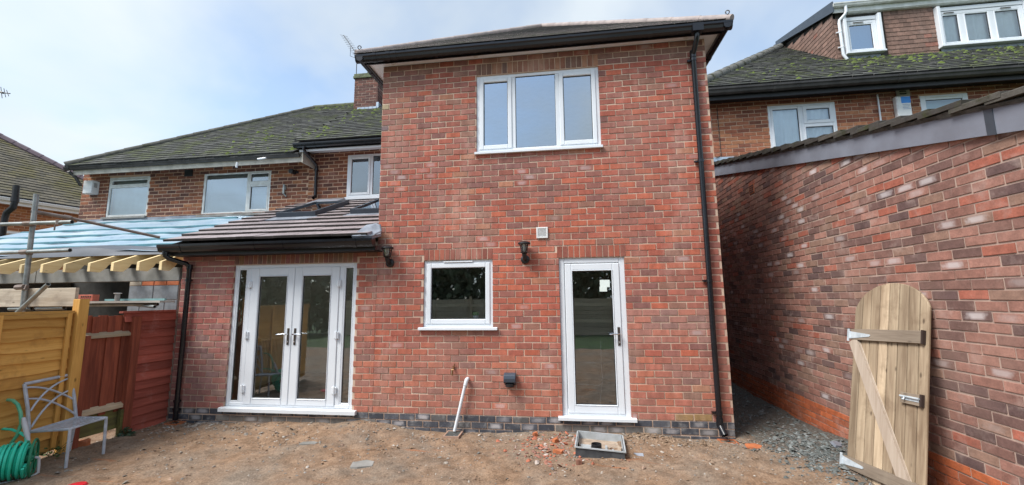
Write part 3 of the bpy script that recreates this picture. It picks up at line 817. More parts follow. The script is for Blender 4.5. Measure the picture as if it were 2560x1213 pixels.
# things standing inside
t_ = thing('roll', 'pair of pink rolls standing inside the side light of the double doors', 'roll', (-5.17, 0.36, 0.0))
for a in (-5.20, -5.125):
    m_ = MB(); m_.lathe([(0.028, 0.0), (0.030, 0.01), (0.030, 0.27), (0.026, 0.28)], Matrix.Translation((a, 0.36, 0.001)), 12); m_.build('roll_tube', M['pinkroll'], t_, smooth=True)
t_ = thing('paint_tub', 'small green and white tub on the inside ledge of the small kitchen window', 'tub', (-3.31, 0.16, 1.26))
m_ = MB(); m_.box(-4.03, -3.035, 0.095, 0.24, 1.235, 1.262); m_.build('window_board', M['white'], house)
m_ = MB(); m_.lathe([(0.042, 0), (0.046, 0.01), (0.046, 0.05), (0.044, 0.055)], Matrix.Translation((-3.31, 0.16, 1.263)), 16); m_.build('tub_body', M['white'], t_, smooth=True)
m_ = MB(); m_.lathe([(0.048, 0.0), (0.05, 0.01), (0.05, 0.045), (0.045, 0.05)], Matrix.Translation((-3.31, 0.16, 1.319)), 16); m_.build('tub_lid', M['greencan'], t_, smooth=True)

# -------- eaves of the two-storey part
m_ = MB(); m_.box(-4.93, 0.15, -0.14, -0.002, TOPZ, TOPZ + 0.012); m_.box(-4.93, -4.742, -0.002, 2.9, TOPZ, TOPZ + 0.012); m_.box(0.002, 0.15, -0.002, 4.6, TOPZ, TOPZ + 0.012)
soffit = m_.build('soffit', M['white'], house)
for x in (-4.55, -3.26, -1.54, -0.27):
    m_ = MB(); m_.lathe([(0.035, 0), (0.035, 0.008), (0.012, 0.010), (0.012, 0.0)], Matrix.Translation((x, -0.072, TOPZ - 0.010)), 14); m_.build('soffit_vent', M['offwhite'], soffit, smooth=True)
m_ = MB(); m_.box(-4.945, 0.165, -0.158, -0.140, 5.095, 5.27); m_.box(-4.945, -4.930, -0.140, 2.9, 5.095, 5.27); m_.box(0.150, 0.165, -0.140, 4.6, 5.095, 5.27)
m_.build('fascia', M['black'], house)
GP = [(0.0, 0.03), (0.0, -0.055), (0.022, -0.078), (0.062, -0.082), (0.088, -0.062), (0.098, -0.028), (0.112, -0.010), (0.114, 0.018), (0.104, 0.022), (0.098, 0.0)]
def gutter(parent, a, b, out, mat, s=1.0, name='gutter', joints=()):
    """gutter from a to b, its section lying towards 'out'"""
    a, b, out = Vector(a), Vector(b), Vector(out)
    m_ = MB(); m_.prism([a + out * (p * s) + Vector((0, 0, q * s)) for p, q in GP], a, b)
    g = m_.build(name, mat, parent, smooth=False)
    d = (b - a).normalized()
    for t in joints:
        m_ = MB(); c = a + d * t
        m_.prism([c - d * 0.03 + out * (p * s * 1.06 - 0.002) + Vector((0, 0, q * s * 1.07)) for p, q in GP], c - d * 0.03, c + d * 0.03)
        m_.build('gutter_union', mat, g)
    return g
gutter(house, (-5.075, -0.16, 5.185), (0.285, -0.16, 5.185), (0, -1, 0), M['black'], joints=(0.30, 0.52, 0.62, 1.25, 2.1, 3.2, 4.3))
gutter(house, (-4.947, -0.27, 5.183), (-4.947, 2.9, 5.183), (-1, 0, 0), M['black'], joints=(0.4, 1.4))
gutter(house, (0.167, -0.27, 5.183), (0.167, 4.6, 5.183), (1, 0, 0), M['black'], joints=(0.8, 2.2))
# hipped roof of the extension
TP = math.tan(R(37)); EZ = 5.215
AP = (-2.39, 2.42, EZ + 2.69 * TP)
m_ = MB(); c1, c2 = (-5.06, -0.25, EZ - 0.01), (0.28, -0.25, EZ - 0.01)
AP2 = (-2.39, 5.0, AP[2] - 0.01); ap = (AP[0], AP[1], AP[2] - 0.01)
m_.quad(c1, c2, ap); m_.quad((-5.06, 5.0, EZ - 0.01), c1, ap, AP2); m_.quad(c2, (0.28, 5.0, EZ - 0.01), AP2, ap)
eroof = m_.build('extension_roof', M['felt'], house)
CP = 1 / math.cos(R(37))
def tile_items(o, u, s, n, poly, tw, g, th, colour, tilt=0.04, lap=1.55, jit=1.0, bond=0.5, keep=None):
    """courses of tiles on the plane o + u*U + s*S; poly in (U, S)"""
    U, S, N = Vector(u), Vector(s), Vector(n)
    xs = [p[0] for p in poly]; ys = [p[1] for p in poly]
    def inside(x, y):
        r = False; j = len(poly) - 1
        for i in range(len(poly)):
            xi, yi = poly[i]; xj, yj = poly[j]
            if (yi > y) != (yj > y) and x < (xj - xi) * (y - yi) / (yj - yi) + xi: r = not r
            j = i
        return r
    c, sn = math.cos(tilt), math.sin(tilt)
    S2, N2 = S * c + N * (-sn), N * c + S * sn          # lower edge lifted
    out = []
    for k in range(int((max(ys) - min(ys)) / g) + 1):
        y = min(ys) + (k + 0.5) * g
        x = min(xs) - tw + (bond * tw if k % 2 else 0) + rng.uniform(-0.01, 0.01)
        while x < max(xs) + tw:
            xc = x + tw / 2
            if inside(xc, y) and (keep is None or keep(xc, y)):
                j = rng.normal(0, 1, 5) * jit
                L = g * lap
                p = Vector(o) + U * xc + S * (y - g / 2 + L / 2 + j[0] * 0.004) + N * (0.004 + sn * L / 2 + abs(j[1]) * 0.0015)
                r = j[2] * 0.008
                A, B = U * math.cos(r) + S2 * math.sin(r), S2 * math.cos(r) - U * math.sin(r)
                A, B, Cc = A * (tw - 0.004), B * L, N2 * th
                out.append((Matrix(((A.x, B.x, Cc.x, p.x), (A.y, B.y, Cc.y, p.y), (A.z, B.z, Cc.z, p.z), (0, 0, 0, 1))), colour(xc, y)))
            x += tw
    return out
gcol = lambda x, y: pick([(0.29, 0.25, 0.235), (0.34, 0.27, 0.25), (0.23, 0.20, 0.20)], [3, 2, 2])
sF = (0, math.cos(R(37)), math.sin(R(37))); nF = (0, -math.sin(R(37)), math.cos(R(37)))
it = tile_items((0, -0.27, EZ - 0.012), ux, sF, nF, [(-5.08, 0), (0.30, 0), (-2.39, 2.69 * CP)], 0.165, 0.1, 0.012, gcol)
pieces(eroof, 'roof_tile', 'roof_tiling', it, M['tile_o'], M['tile_a'], 120, edge=M['redge'])
for c_, sx in ((c1, 1), (c2, -1)):
    a = Vector((c_[0] - 0.0 * sx, c_[1], EZ + 0.02)); b = Vector((AP[0], AP[1], AP[2] + 0.03)); n = 9
    d = (b - a) / n
    for k in range(n):
        m_ = MB(); m_.tube([a + d * k, a + d * (k + 1.05)], [0.052, 0.047], 10); m_.build('hip_tile', M['hip'], eroof, smooth=True)
    # hip iron: a small scroll of steel at the foot of the hip
    m_ = MB(); pts = []
    for q in range(15):
        an = -1.4 + q * 0.42; rr = 0.034 - q * 0.0014
        pts.append(Vector((c_[0] + sx * (0.055 - rr * math.cos(an) * 0.9), c_[1] - 0.0 - rr * math.cos(an) * 0.4, EZ + 0.115 + rr * math.sin(an))))
    m_.tube([a + Vector((sx * 0.07, 0.06, 0.02)), a + Vector((sx * 0.06, 0.01, 0.05))] + pts, 0.007, 6); m_.build('hip_iron', M['oldgutter'], eroof, smooth=True)

# downpipes
def downpipe(parent, path, r, clips, mat, name='downpipe', shoe=None):
    m_ = MB(); m_.tube(path, r, 14); d = m_.build(name, mat, parent, smooth=True)
    for p in clips:
        m_ = MB(); m_.tube([(p[0], p[1], p[2] - 0.02), (p[0], p[1], p[2] + 0.02)], r + 0.006, 14); m_.box(p[0] - 0.075, p[0] + 0.03, p[1] + 0.01, p[1] + r + 0.012, p[2] - 0.012, p[2] + 0.012)
        m_.build('pipe_clip', mat, d)
    return d
PX, PY = -0.185, -0.055
pr_ = downpipe(house, [(PX + 0.02, -0.215, 5.13), (PX + 0.02, -0.215, 5.06), (PX + 0.012, -0.19, 5.00), (PX + 0.004, -0.08, 4.90), (PX, PY, 4.85), (PX, PY, 2.5), (PX - 0.005, PY, 0.9), (PX - 0.005, PY, -0.02)], 0.034, [(PX, PY, 4.80), (PX, PY, 3.35), (PX - 0.003, PY, 1.75), (PX - 0.005, PY, 0.12)], M['black'])
m_ = MB(); m_.box(PX - 0.05, PX + 0.09, -0.285, -0.16, 5.09, 5.20)
m_.build('gutter_outlet', M['black'], pr_)
m_ = MB(); m_.tube([(PX, PY, 4.83), (PX, PY, 4.93)], 0.041, 14); m_.tube([(PX - 0.005, PY, -0.03), (PX - 0.005, PY, 0.06)], 0.041, 14)
m_.pipe((PX - 0.005, PY + 0.005, -0.02), (PX + 0.02, PY - 0.075, -0.12), 0.040, n=14); m_.build('pipe_shoe', M['black'], pr_, smooth=True)
PX2 = -7.755
pl_ = downpipe(house, [(-7.93, -0.30, 2.30), (-7.93, -0.30, 2.235), (-7.91, -0.27, 2.20), (-7.78, -0.09, 2.13), (PX2, PY, 2.08), (PX2, PY, 0.9), (PX2 - 0.006, PY, -0.16)], 0.034, [(PX2, PY, 1.88), (PX2 - 0.005, PY, 0.10), (PX2 - 0.005, PY, -0.02)], M['black'])
m_ = MB(); m_.tube([(PX2, PY, 2.04), (PX2, PY, 2.12)], 0.041, 14); m_.tube([(-7.93, -0.30, 2.26), (-7.93, -0.30, 2.32)], 0.044, 14); m_.build('pipe_socket', M['black'], pl_, smooth=True)

# -------- lean-to roof
LO = Vector((0, -0.28, 2.43)); LS = Vector((0, 3.23, 1.345)).normalized(); LN = Vector((0, -LS.z, LS.y))
def LP(x, y, d=0.0):
    s = (y + 0.28) / LS.y
    return Vector((x, -0.28, 2.43)) + LS * s + LN * d
SKY = [(-7.31, -6.53, 1.20, 2.36), (-5.885, -5.10, 1.26, 2.30)]
lo0 = LP(0, -0.28)
sh = [(q[0] + 0.04, q[1] - 0.04, (q[2] + 0.33) / LS.y, (q[3] + 0.22) / LS.y) for q in SKY]
m_ = MB(); sheet_with_holes(m_, lo0, (1, 0, 0), LS, LN, -7.93, -4.745, 0.06, 3.46, sh, -0.03, 0.04)
leanto = m_.build('lean_to_roof', M['felt'], house)
m_ = MB(); sheet_with_holes(m_, lo0, (1, 0, 0), LS, LN, -7.69, -4.745, 0.62, 3.44, sh, -0.075, 0.05); m_.build('vaulted_ceiling', M['lightroom'], house)
m_ = MB(); m_.box(-7.95, -4.665, -0.245, -0.225, 2.24, 2.41); m_.box(-7.95, -4.665, -0.225, -0.002, 2.24, 2.255); m_.build('fascia', M['blackmatt'], house)
gutter(house, (-8.02, -0.25, 2.375), (-4.655, -0.25, 2.375), (0, -1, 0), M['black'], s=1.1, joints=(0.35, 1.55, 2.0, 3.1))
SKY = [(-7.31, -6.53, 1.20, 2.36), (-5.885, -5.10, 1.26, 2.30)]
ctc = lambda: pick([(0.31, 0.262, 0.265), (0.27, 0.228, 0.232), (0.34, 0.288, 0.29)], [2, 2, 1])
it = []; gl = 0.315; ns = 11
for k in range(ns):
    s0 = k * gl - 0.02
    off = 0.15 if k % 2 else 0.0
    x = -7.985 - off
    while x < -4.745:
        a, b = max(x, -7.985), min(x + 0.30, -4.745)
        x += 0.30
        if b - a < 0.05: continue
        yc = -0.28 + (s0 + 0.17) * LS.y
        cuts = [(a, b)]
        for q in SKY:
            if q[2] - 0.20 < yc < q[3] + 0.1:
                nc_ = []
                for a_, b_ in cuts:
                    if b_ <= q[0] - 0.06 or a_ >= q[1] + 0.06: nc_.append((a_, b_)); continue
                    if a_ < q[0] - 0.06: nc_.append((a_, q[0] - 0.06))
                    if b_ > q[1] + 0.06: nc_.append((q[1] + 0.06, b_))
                cuts = nc_
        for a_, b_ in cuts:
            if b_ - a_ < 0.05: continue
            L = min(0.40, 3.45 - s0)
            if L < 0.15: continue
            tl = 0.10
            S2 = LS * math.cos(tl) - LN * math.sin(tl); N2 = LN * math.cos(tl) + LS * math.sin(tl)
            p = LP((a_ + b_) / 2, -0.28) + LS * (s0 + L / 2) + LN * (-0.012 + 0.5 * L * math.sin(tl) + rng.normal(0, 0.0015))
            A, B, Cc = Vector((b_ - a_ - 0.003, 0, 0)), S2 * L, N2 * 0.036
            A = A + LS * rng.normal(0, 0.002)
            it.append((Matrix(((A.x, B.x, Cc.x, p.x), (A.y, B.y, Cc.y, p.y), (A.z, B.z, Cc.z, p.z), (0, 0, 0, 1))), ctc()))
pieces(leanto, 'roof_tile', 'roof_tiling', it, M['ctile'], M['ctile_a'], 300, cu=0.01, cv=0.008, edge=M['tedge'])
for x0, x1, y0, y1 in SKY:
    def bar(m_, xa, xb, ya, yb, d0, d1):
        m_.add([LP(x, y, d) for d in (d0, d1) for y in (ya, yb) for x in (xa, xb)], [(0, 2, 3, 1), (4, 5, 7, 6), (0, 1, 5, 4), (2, 6, 7, 3), (0, 4, 6, 2), (1, 3, 7, 5)])
    m_ = MB()
    bar(m_, x0, x0 + 0.055, y0, y1, -0.03, 0.125); bar(m_, x1 - 0.055, x1, y0, y1, -0.03, 0.125)
    bar(m_, x0 + 0.055, x1 - 0.055, y0, y0 + 0.06, -0.03, 0.12); bar(m_, x0 + 0.055, x1 - 0.055, y1 - 0.07, y1, -0.03, 0.12)
    sk = m_.build('skylight', M['skyframe'], house)
    m_ = MB(); m_.quad(LP(x0 + 0.05, y0 + 0.05, 0.10), LP(x1 - 0.05, y0 + 0.05, 0.10), LP(x1 - 0.05, y1 - 0.06, 0.10), LP(x0 + 0.05, y1 - 0.06, 0.10)); m_.build('pane', M['glass_old'], sk)
    m_ = MB(); bar(m_, x0 - 0.07, x1 + 0.07, y0 - 0.20, y0 + 0.001, 0.022, 0.036); bar(m_, x0 - 0.06, x0 - 0.001, y0, y1, -0.01, 0.03); bar(m_, x1 + 0.001, x1 + 0.06, y0, y1, -0.01, 0.03)
    m_.build('skylight_flashing', M['lead'], sk)
m_ = MB(); m_.quad((-7.60, 2.93, 3.84), (-6.96, 2.93, 3.84), (-6.96, 2.93, 3.72), (-7.60, 2.93, 3.72)); m_.quad(LP(-7.60, 2.93, 0.09), LP(-6.96, 2.93, 0.09), LP(-6.96, 2.45, 0.075), LP(-7.60, 2.45, 0.075))
m_.build('flashing', M['lead'], house)
m_ = MB(); m_.quad((-6.95, 2.925, 3.84), (-4.75, 2.925, 3.84), (-4.75, 2.925, 3.66), (-6.95, 2.925, 3.66)); m_.build('render_band', M['block'], house)
# dressed lead at the foot of the abutment
m_ = MB()
pp = [(-4.90, -0.06, 2.64), (-4.735, -0.07, 2.66), (-4.665, -0.075, 2.62), (-4.66, -0.09, 2.50), (-4.70, -0.28, 2.44), (-4.86, -0.34, 2.435), (-4.97, -0.33, 2.44)]
m_.add([(*p[:2], p[2]) for p in pp] + [(p[0], p[1] + 0.03, p[2] - 0.035) for p in pp], [tuple(range(6, -1, -1)), tuple(range(7, 14))] + [(k, (k + 1) % 7, 7 + (k + 1) % 7, 7 + k) for k in range(7)])
m_.tube([(-4.665, -0.10, 2.63), (-4.65, -0.10, 2.53), (-4.69, -0.26, 2.45), (-4.86, -0.345, 2.435)], 0.012, 6)
m_.build('lead_saddle', M['lead'], house, smooth=True)

# -------- original rear wall, roof and chimney of the house
YB = 2.95
OPAL = [(0.30, 0.115, 0.06), (0.19, 0.075, 0.05), (0.105, 0.055, 0.048), (0.40, 0.18, 0.085), (0.24, 0.10, 0.06)]
def ocol(x, z):
    if z > 4.75: return pick(OPAL, [0.3, 2, 4, 0, 1])
    return pick(OPAL, [2.0, 3.4, 3.2, 1.2, 2])
W3 = (-6.955, -5.70, 3.838, 4.87)
m_ = MB(); sheet_with_holes(m_, (0, YB, 0), ux, vz, ny, -7.92, SX - 0.02, 2.2, 5.0, [W3], -0.008, 0.2)
rw = m_.build('rear_wall', M['omortar'], house)
it = brick_items((0, YB, 0), ux, vz, ny, -7.92, SX - 0.02, 3.70, 15, 0.0885, 0.246, [W3], ocol, bond='stretcher', joint=0.018, bed=0.018)
pieces(rw, 'brick', 'brickwork', it, M['obrick_o'], M['obrick_a'], 0)
m_ = MB(); ring(m_, W3[0], W3[1], W3[2] + 0.03, W3[3], 0.05, YB - 0.01, YB + 0.06); m_.bbox(-6.362 - 0.03, -6.362 + 0.03, YB - 0.008, YB + 0.06, W3[2] + 0.08, W3[3] - 0.05)
wf = m_.build('window', M['white'], house)
casement(wf, W3[0] + 0.05, -6.39, W3[2] + 0.08, W3[3] - 0.05, YB - 0.01, pane='glass_dn', w=0.055)
casement(wf, -6.332, W3[1] - 0.05, W3[2] + 0.08, W3[3] - 0.05, YB - 0.01, sash=False, pane='glass_dn')
sill(wf, W3[0] - 0.02, W3[1], W3[2] - 0.03, W3[2] + 0.028, YB - 0.06, YB + 0.06)
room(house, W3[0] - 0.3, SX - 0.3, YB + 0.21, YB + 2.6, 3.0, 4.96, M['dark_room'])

GREY = [(0.066, 0.070, 0.066), (0.046, 0.049, 0.046), (0.10, 0.101, 0.093), (0.030, 0.032, 0.030)]
def rcol(x, y): return pick(GREY, [3, 3, 1.6, 1.6])
def roof_plane(o, pitch):
    return Vector(o), Vector((1, 0, 0)), Vector((0, math.cos(pitch), math.sin(pitch))), Vector((0, -math.sin(pitch), math.cos(pitch)))
PB = math.atan(0.765)
ob, ub, sb, nb = roof_plane((0, 2.44, 5.03), PB)
m_ = MB(); rp = lambda x, s, d=-0.01: ob + ub * x + sb * s + nb * d
m_.quad(rp(-7.95, 0), rp(-4.2, 0), rp(-4.2, 4.85), rp(-7.95, 4.85))
m_.quad(rp(-7.95, 0), rp(-7.95, 4.85), rp(-7.95, 4.85, -0.14), rp(-7.95, 0, -0.14))
mroof = m_.build('main_roof', M['felt'], house)
CHX0, CHX1, CHY0, CHY1 = -8.03, -7.30, 5.0, 5.9
it = tile_items(ob, ub, sb, nb, [(-7.95, 0), (-4.2, 0), (-4.2, 4.85), (-7.95, 4.85)], 0.20, 0.165, 0.034, rcol, tilt=0.10, jit=1.5, keep=lambda x, s: not (x < CHX1 + 0.03 and s * math.cos(PB) + 2.44 > CHY0 - 0.1))
pieces(mroof, 'roof_tile', 'roof_tiling', it, M['tile_o'], M['tile_a'], 150, edge=M['redge'], vis=lambda p: p.x < -5.2)
gutter(house, (-7.965, 2.50, 5.0), (-4.75, 2.50, 5.0), (0, -1, 0), M['black'], joints=(0.5, 1.6))
m_ = MB(); m_.box(-7.90, -4.75, 2.50, 2.518, 4.90, 5.03); m_.build('fascia', M['black'], house)
m_ = MB(); m_.box(-7.88, -4.75, 2.5185, 2.54, 4.855, 4.972); m_.build('fascia_board', M['white'], house)
m_ = MB(); m_.box(-7.88, -4.75, 2.518, YB - 0.002, 4.972, 4.985); m_.build('soffit', M['white'], house)
up = downpipe(house, [(-7.72, 2.44, 4.94), (-7.72, 2.44, 4.87), (-7.705, 2.52, 4.80), (-7.69, 2.84, 4.68), (-7.69, YB - 0.06, 4.62), (-7.685, YB - 0.06, 3.90)], 0.034, [(-7.69, YB - 0.06, 4.55)], M['black'])
m_ = MB(); m_.pipe((-7.685, YB - 0.06, 3.92), (-7.685, YB - 0.13, 3.86), 0.038, n=14); m_.build('pipe_shoe', M['black'], up, smooth=True)
# chimney
m_ = MB(); m_.box(CHX0 + 0.007, CHX1 - 0.007, CHY0 + 0.007, CHY1, 6.3, 8.02)
ch = m_.build('chimney', M['gmortar'], house)
chc = lambda x, z: pick([(0.15, 0.075, 0.062), (0.11, 0.06, 0.055), (0.20, 0.09, 0.07)], [3, 3, 1.5])
it = brick_items((0, CHY0, 0), ux, vz, ny, CHX0, CHX1, 6.5, 19, 0.0785, 0.235, [], chc)
it += brick_items((CHX1, CHY0, 0), (0, 1, 0), vz, (1, 0, 0), 0.0, CHY1 - CHY0, 6.5, 19, 0.0785, 0.235, [], chc, phase=0.1)
it += brick_items((CHX0, CHY1, 0), (0, -1, 0), vz, (-1, 0, 0), 0.0, CHY1 - CHY0, 6.5, 19, 0.0785, 0.235, [], chc, phase=0.1)
pieces(ch, 'brick', 'brickwork', it, M['obrick_o'], M['obrick_a'], 110, vis=lambda p: p.y < 5.05)
m_ = MB(); m_.box(CHX0 - 0.035, CHX1 + 0.035, CHY0 - 0.035, CHY1 + 0.03, 7.985, 8.06); m_.box(CHX0 - 0.02, CHX1 + 0.02, CHY0 - 0.02, CHY1 + 0.02, 8.06, 8.13)
m_.add([(CHX0 - 0.01, CHY0 - 0.01, 8.13), (CHX1 + 0.01, CHY0 - 0.01, 8.13), (CHX1 + 0.01, CHY1, 8.13), (CHX0 - 0.01, CHY1, 8.13), (CHX0 + 0.15, CHY0 + 0.15, 8.19), (CHX1 - 0.15, CHY0 + 0.15, 8.19), (CHX1 - 0.15, CHY1 - 0.15, 8.19), (CHX0 + 0.15, CHY1 - 0.15, 8.19)], [(4, 5, 6, 7), (0, 1, 5, 4), (1, 2, 6, 5), (2, 3, 7, 6), (3, 0, 4, 7)])
m_.build('chimney_cap', simple('mossy_cap', (0.17, 0.20, 0.11), 0.95, c2=(0.08, 0.085, 0.06), scale=14, bump=0.6), ch, bevel=0.008)
m_ = MB(); m_.lathe([(0.085, 0), (0.075, 0.06), (0.075, 0.12), (0.10, 0.125), (0.10, 0.19), (0.07, 0.195)], Matrix.Translation((-7.72, 5.35, 8.17)), 14); m_.build('chimney_pot', M['oldgutter'], ch, smooth=True)
m_ = MB()
for k in range(5): m_.box(-7.90 + k * 0.118, -7.79 + k * 0.118, CHY0 - 0.03, CHY0 - 0.012, 6.94 + 0.002 * (k % 2), 7.07 + 0.003 * (k % 2))
m_.box(-7.33, -7.26, CHY0 - 0.02, CHY0 + 0.4, 7.0, 7.20)
m_.build('flashing', M['flash'], ch)
# TV aerial on the stack
ae = thing('tv_aerial', 'thin black rooftop aerial with many short bars fixed to the brick chimney', 'aerial', (-8.08, 5.25, 8.1))
m_ = MB(); m_.tube([(-8.05, 5.12, 7.6), (-8.06, 5.12, 8.75)], 0.011, 6); m_.build('mast', M['oldgutter'], ae)
B0, B1 = Vector((-7.99, 5.12, 8.73)), Vector((-8.60, 5.25, 9.60))
m_ = MB(); m_.tube([B0, B1], 0.010, 6); m_.build('boom', M['oldgutter'], ae)
m_ = MB(); m_.tube([(-8.06, 5.12, 8.70), (-8.30, 5.16, 8.83), (-8.31, 5.18, 9.15)], 0.007, 6); m_.build('stay', M['oldgutter'], ae)
for k in range(11):
    c = B0.lerp(B1, 0.12 + k * 0.085); w = 0.15 - k * 0.004
    m_ = MB(); m_.tube([c + Vector((-w, -0.02, 0.03)), c + Vector((w, 0.02, -0.03))], 0.0045, 5); m_.build('element', M['oldgutter'], ae)
m_ = MB(); m_.tube([(-8.06, 5.10, 8.68), (-7.86, 5.08, 8.50), (-7.75, 5.05, 8.42), (-7.70, 5.05, 8.52)], 0.009, 6); m_.build('cable', M['oldgutter'], ae)

# ------------------------------------------------------------------ attached house on the left
att = thing('attached_house', 'older brick house on the left with mossy hipped roof', 'house', (-11.0, 3.0, 0.0))
AX0, AX1 = -14.11, -7.925
W1 = (-13.335, -12.16, 3.64, 4.655); W2 = (-10.67, -8.878, 3.60, 4.64)
m_ = MB(); sheet_with_holes(m_, (0, YB, 0), ux, vz, ny, AX0, AX1, -0.3, 4.93, [W1, W2], -0.008, 0.2)
aw = m_.build('wall', M['omortar'], att)
it = brick_items((0, YB, 0), ux, vz, ny, AX0, AX1, 3.28, 19, 0.0885, 0.246, [W1, W2], ocol, joint=0.018, bed=0.018)
pieces(aw, 'brick', 'brickwork', it, M['obrick_o'], M['obrick_a'], 300, vis=lambda p: p.z > 3.5)
m_ = MB(); sheet_with_holes(m_, (AX0, YB + 8, 0), (0, -1, 0), vz, (-1, 0, 0), 0.0, 7.99, -0.3, 4.93, [], -0.008, 0.2); m_.build('side_wall', M['omortar'], att)
# windows
def old_window(W, split):
    m_ = MB(); ring(m_, W[0], W[1], W[2], W[3], 0.055, YB + 0.015, YB + 0.075, 0.006)
    f = m_.build('window', M['offwhite'], att)
    return f
f = old_window(W1, 0)
m_ = MB(); m_.bbox(W1[0] + 0.055, W1[1] - 0.055, YB + 0.012, YB + 0.07, 4.385, 4.44, 0.006); m_.build('transom', M['offwhite'], f)
casement(f, W1[0] + 0.055, W1[1] - 0.055, 4.44, W1[3] - 0.055, YB + 0.02, w=0.03, pane='glass_old', mat='offwhite', seal=False)
casement(f, W1[0] + 0.055, W1[1] - 0.055, W1[2] + 0.055, 4.385, YB + 0.02, sash=False, pane='glass_old', seal=False)
sill(f, W1[0] - 0.04, W1[1] + 0.02, W1[2] - 0.05, W1[2] - 0.002, YB - 0.06, YB + 0.05, 'concrete')
m_ = MB(); m_.quad((W1[0], YB + 0.14, W1[2]), (W1[1], YB + 0.14, W1[2]), (W1[1], YB + 0.14, W1[3]), (W1[0], YB + 0.14, W1[3])); m_.build('drawn_blind', simple('obscured_blind', (0.45, 0.55, 0.56), 0.8, var=0.1), f)
f = old_window(W2, 0)
m_ = MB(); m_.bbox(-9.51, -9.44, YB + 0.013, YB + 0.07, W2[2] + 0.055, W2[3] - 0.055, 0.006); m_.bbox(-9.44, W2[1] - 0.055, YB + 0.0135, YB + 0.07, 4.285, 4.345, 0.006); m_.build('mullion', M['offwhite'], f)
casement(f, W2[0] + 0.055, -9.51, W2[2] + 0.055, W2[3] - 0.055, YB + 0.02, sash=False, pane='glass_old', seal=False)
casement(f, -9.44, W2[1] - 0.055, 4.345, W2[3] - 0.055, YB + 0.02, w=0.03, pane='glass_old', mat='offwhite')
casement(f, -9.44, W2[1] - 0.055, W2[2] + 0.055, 4.285, YB + 0.02, w=0.04, pane='glass_old', mat='offwhite')
sill(f, W2[0] - 0.06, W2[1] + 0.03, W2[2] - 0.06, W2[2] - 0.002, YB - 0.06, YB + 0.05, 'concrete')
m_ = MB()
for k in range(38):
    z = W2[2] + 0.05 + k * 0.0255
    m_.add([(W2[0] + 0.05, YB + 0.10, z), (W2[1] - 0.05, YB + 0.10, z), (W2[1] - 0.05, YB + 0.118, z + 0.019), (W2[0] + 0.05, YB + 0.118, z + 0.019)], [(0, 1, 2, 3)])
m_.build('venetian_blind', M['blind'], f, kind='stuff')
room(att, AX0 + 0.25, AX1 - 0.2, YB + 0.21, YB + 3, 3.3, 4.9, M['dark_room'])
# roof
PA = math.atan(0.784)
oa, ua, sa, na = roof_plane((0, 2.45, 4.79), PA)
HS = 3.85 / math.cos(PA)
ra = lambda x, s, d=-0.01: oa + ua * x + sa * s + na * d
m_ = MB(); m_.quad(ra(-13.95, 0), ra(-7.955, 0), ra(-7.955, HS), ra(-10.1, HS))
m_.quad((-13.95, 2.45, 4.78), (-10.1, 6.3, 7.80), (-13.95, 10.2, 4.78))
m_.quad((-10.1, 6.3, 7.79), (-7.955, 6.3, 7.79), (-7.955, 10.2, 4.78), (-13.95, 10.2, 4.78))
ar = m_.build('roof', M['felt'], att)
it = tile_items(oa, ua, sa, na, [(-13.95, 0), (-7.955, 0), (-7.955, HS), (-10.1, HS)], 0.20, 0.165, 0.034, rcol, tilt=0.10, jit=1.6, keep=lambda x, s: not (x > CHX0 - 0.05 and s * math.cos(PA) + 2.45 > CHY0 + 0.2))
pieces(ar, 'roof_tile', 'roof_tiling', it, M['tile_o'], M['tile_a'], 300, edge=M['redge'])
a, b = Vector((-13.95, 2.45, 4.84)), Vector((-10.1, 6.3, 7.84)); n = 16; d = (b - a) / n
for k in range(n):
    m_ = MB(); m_.tube([a + d * k, a + d * (k + 1.06)], [0.10, 0.09], 10); m_.build('hip_tile', M['vtile'], ar, smooth=True).color = (0.10, 0.10, 0.09, 0)
a, b = Vector((-10.15, 6.3, 7.84)), Vector((-8.0, 6.3, 7.84)); n = 6; d = (b - a) / n
for k in range(n):
    m_ = MB(); m_.tube([a + d * k, a + d * (k + 1.06)], [0.10, 0.095], 10); m_.build('ridge_tile', M['vtile'], ar, smooth=True).color = (0.10, 0.11, 0.07, 0)
gutter(att, (-14.02, 2.53, 4.80), (-7.85, 2.53, 4.80), (0, -1, 0), M['oldgutter'], s=0.8, joints=(1.6, 3.3, 4.6))
m_ = MB(); m_.box(-13.85, -7.80, 2.53, 2.56, 4.63, 4.80); m_.box(-13.85, -7.80, 2.56, YB - 0.002, 4.845, 4.86); m_.box(-7.80, -7.775, 2.50, YB - 0.002, 4.60, 4.83); m_.build('eaves_box', M['cream'], att)
m_ = MB(); m_.tube([(-13.85, 2.45, 4.70), (-13.85, 2.6, 4.60), (-13.95, 2.80, 4.45)], 0.035, 10); m_.build('downpipe', M['oldgutter'], att, smooth=True)
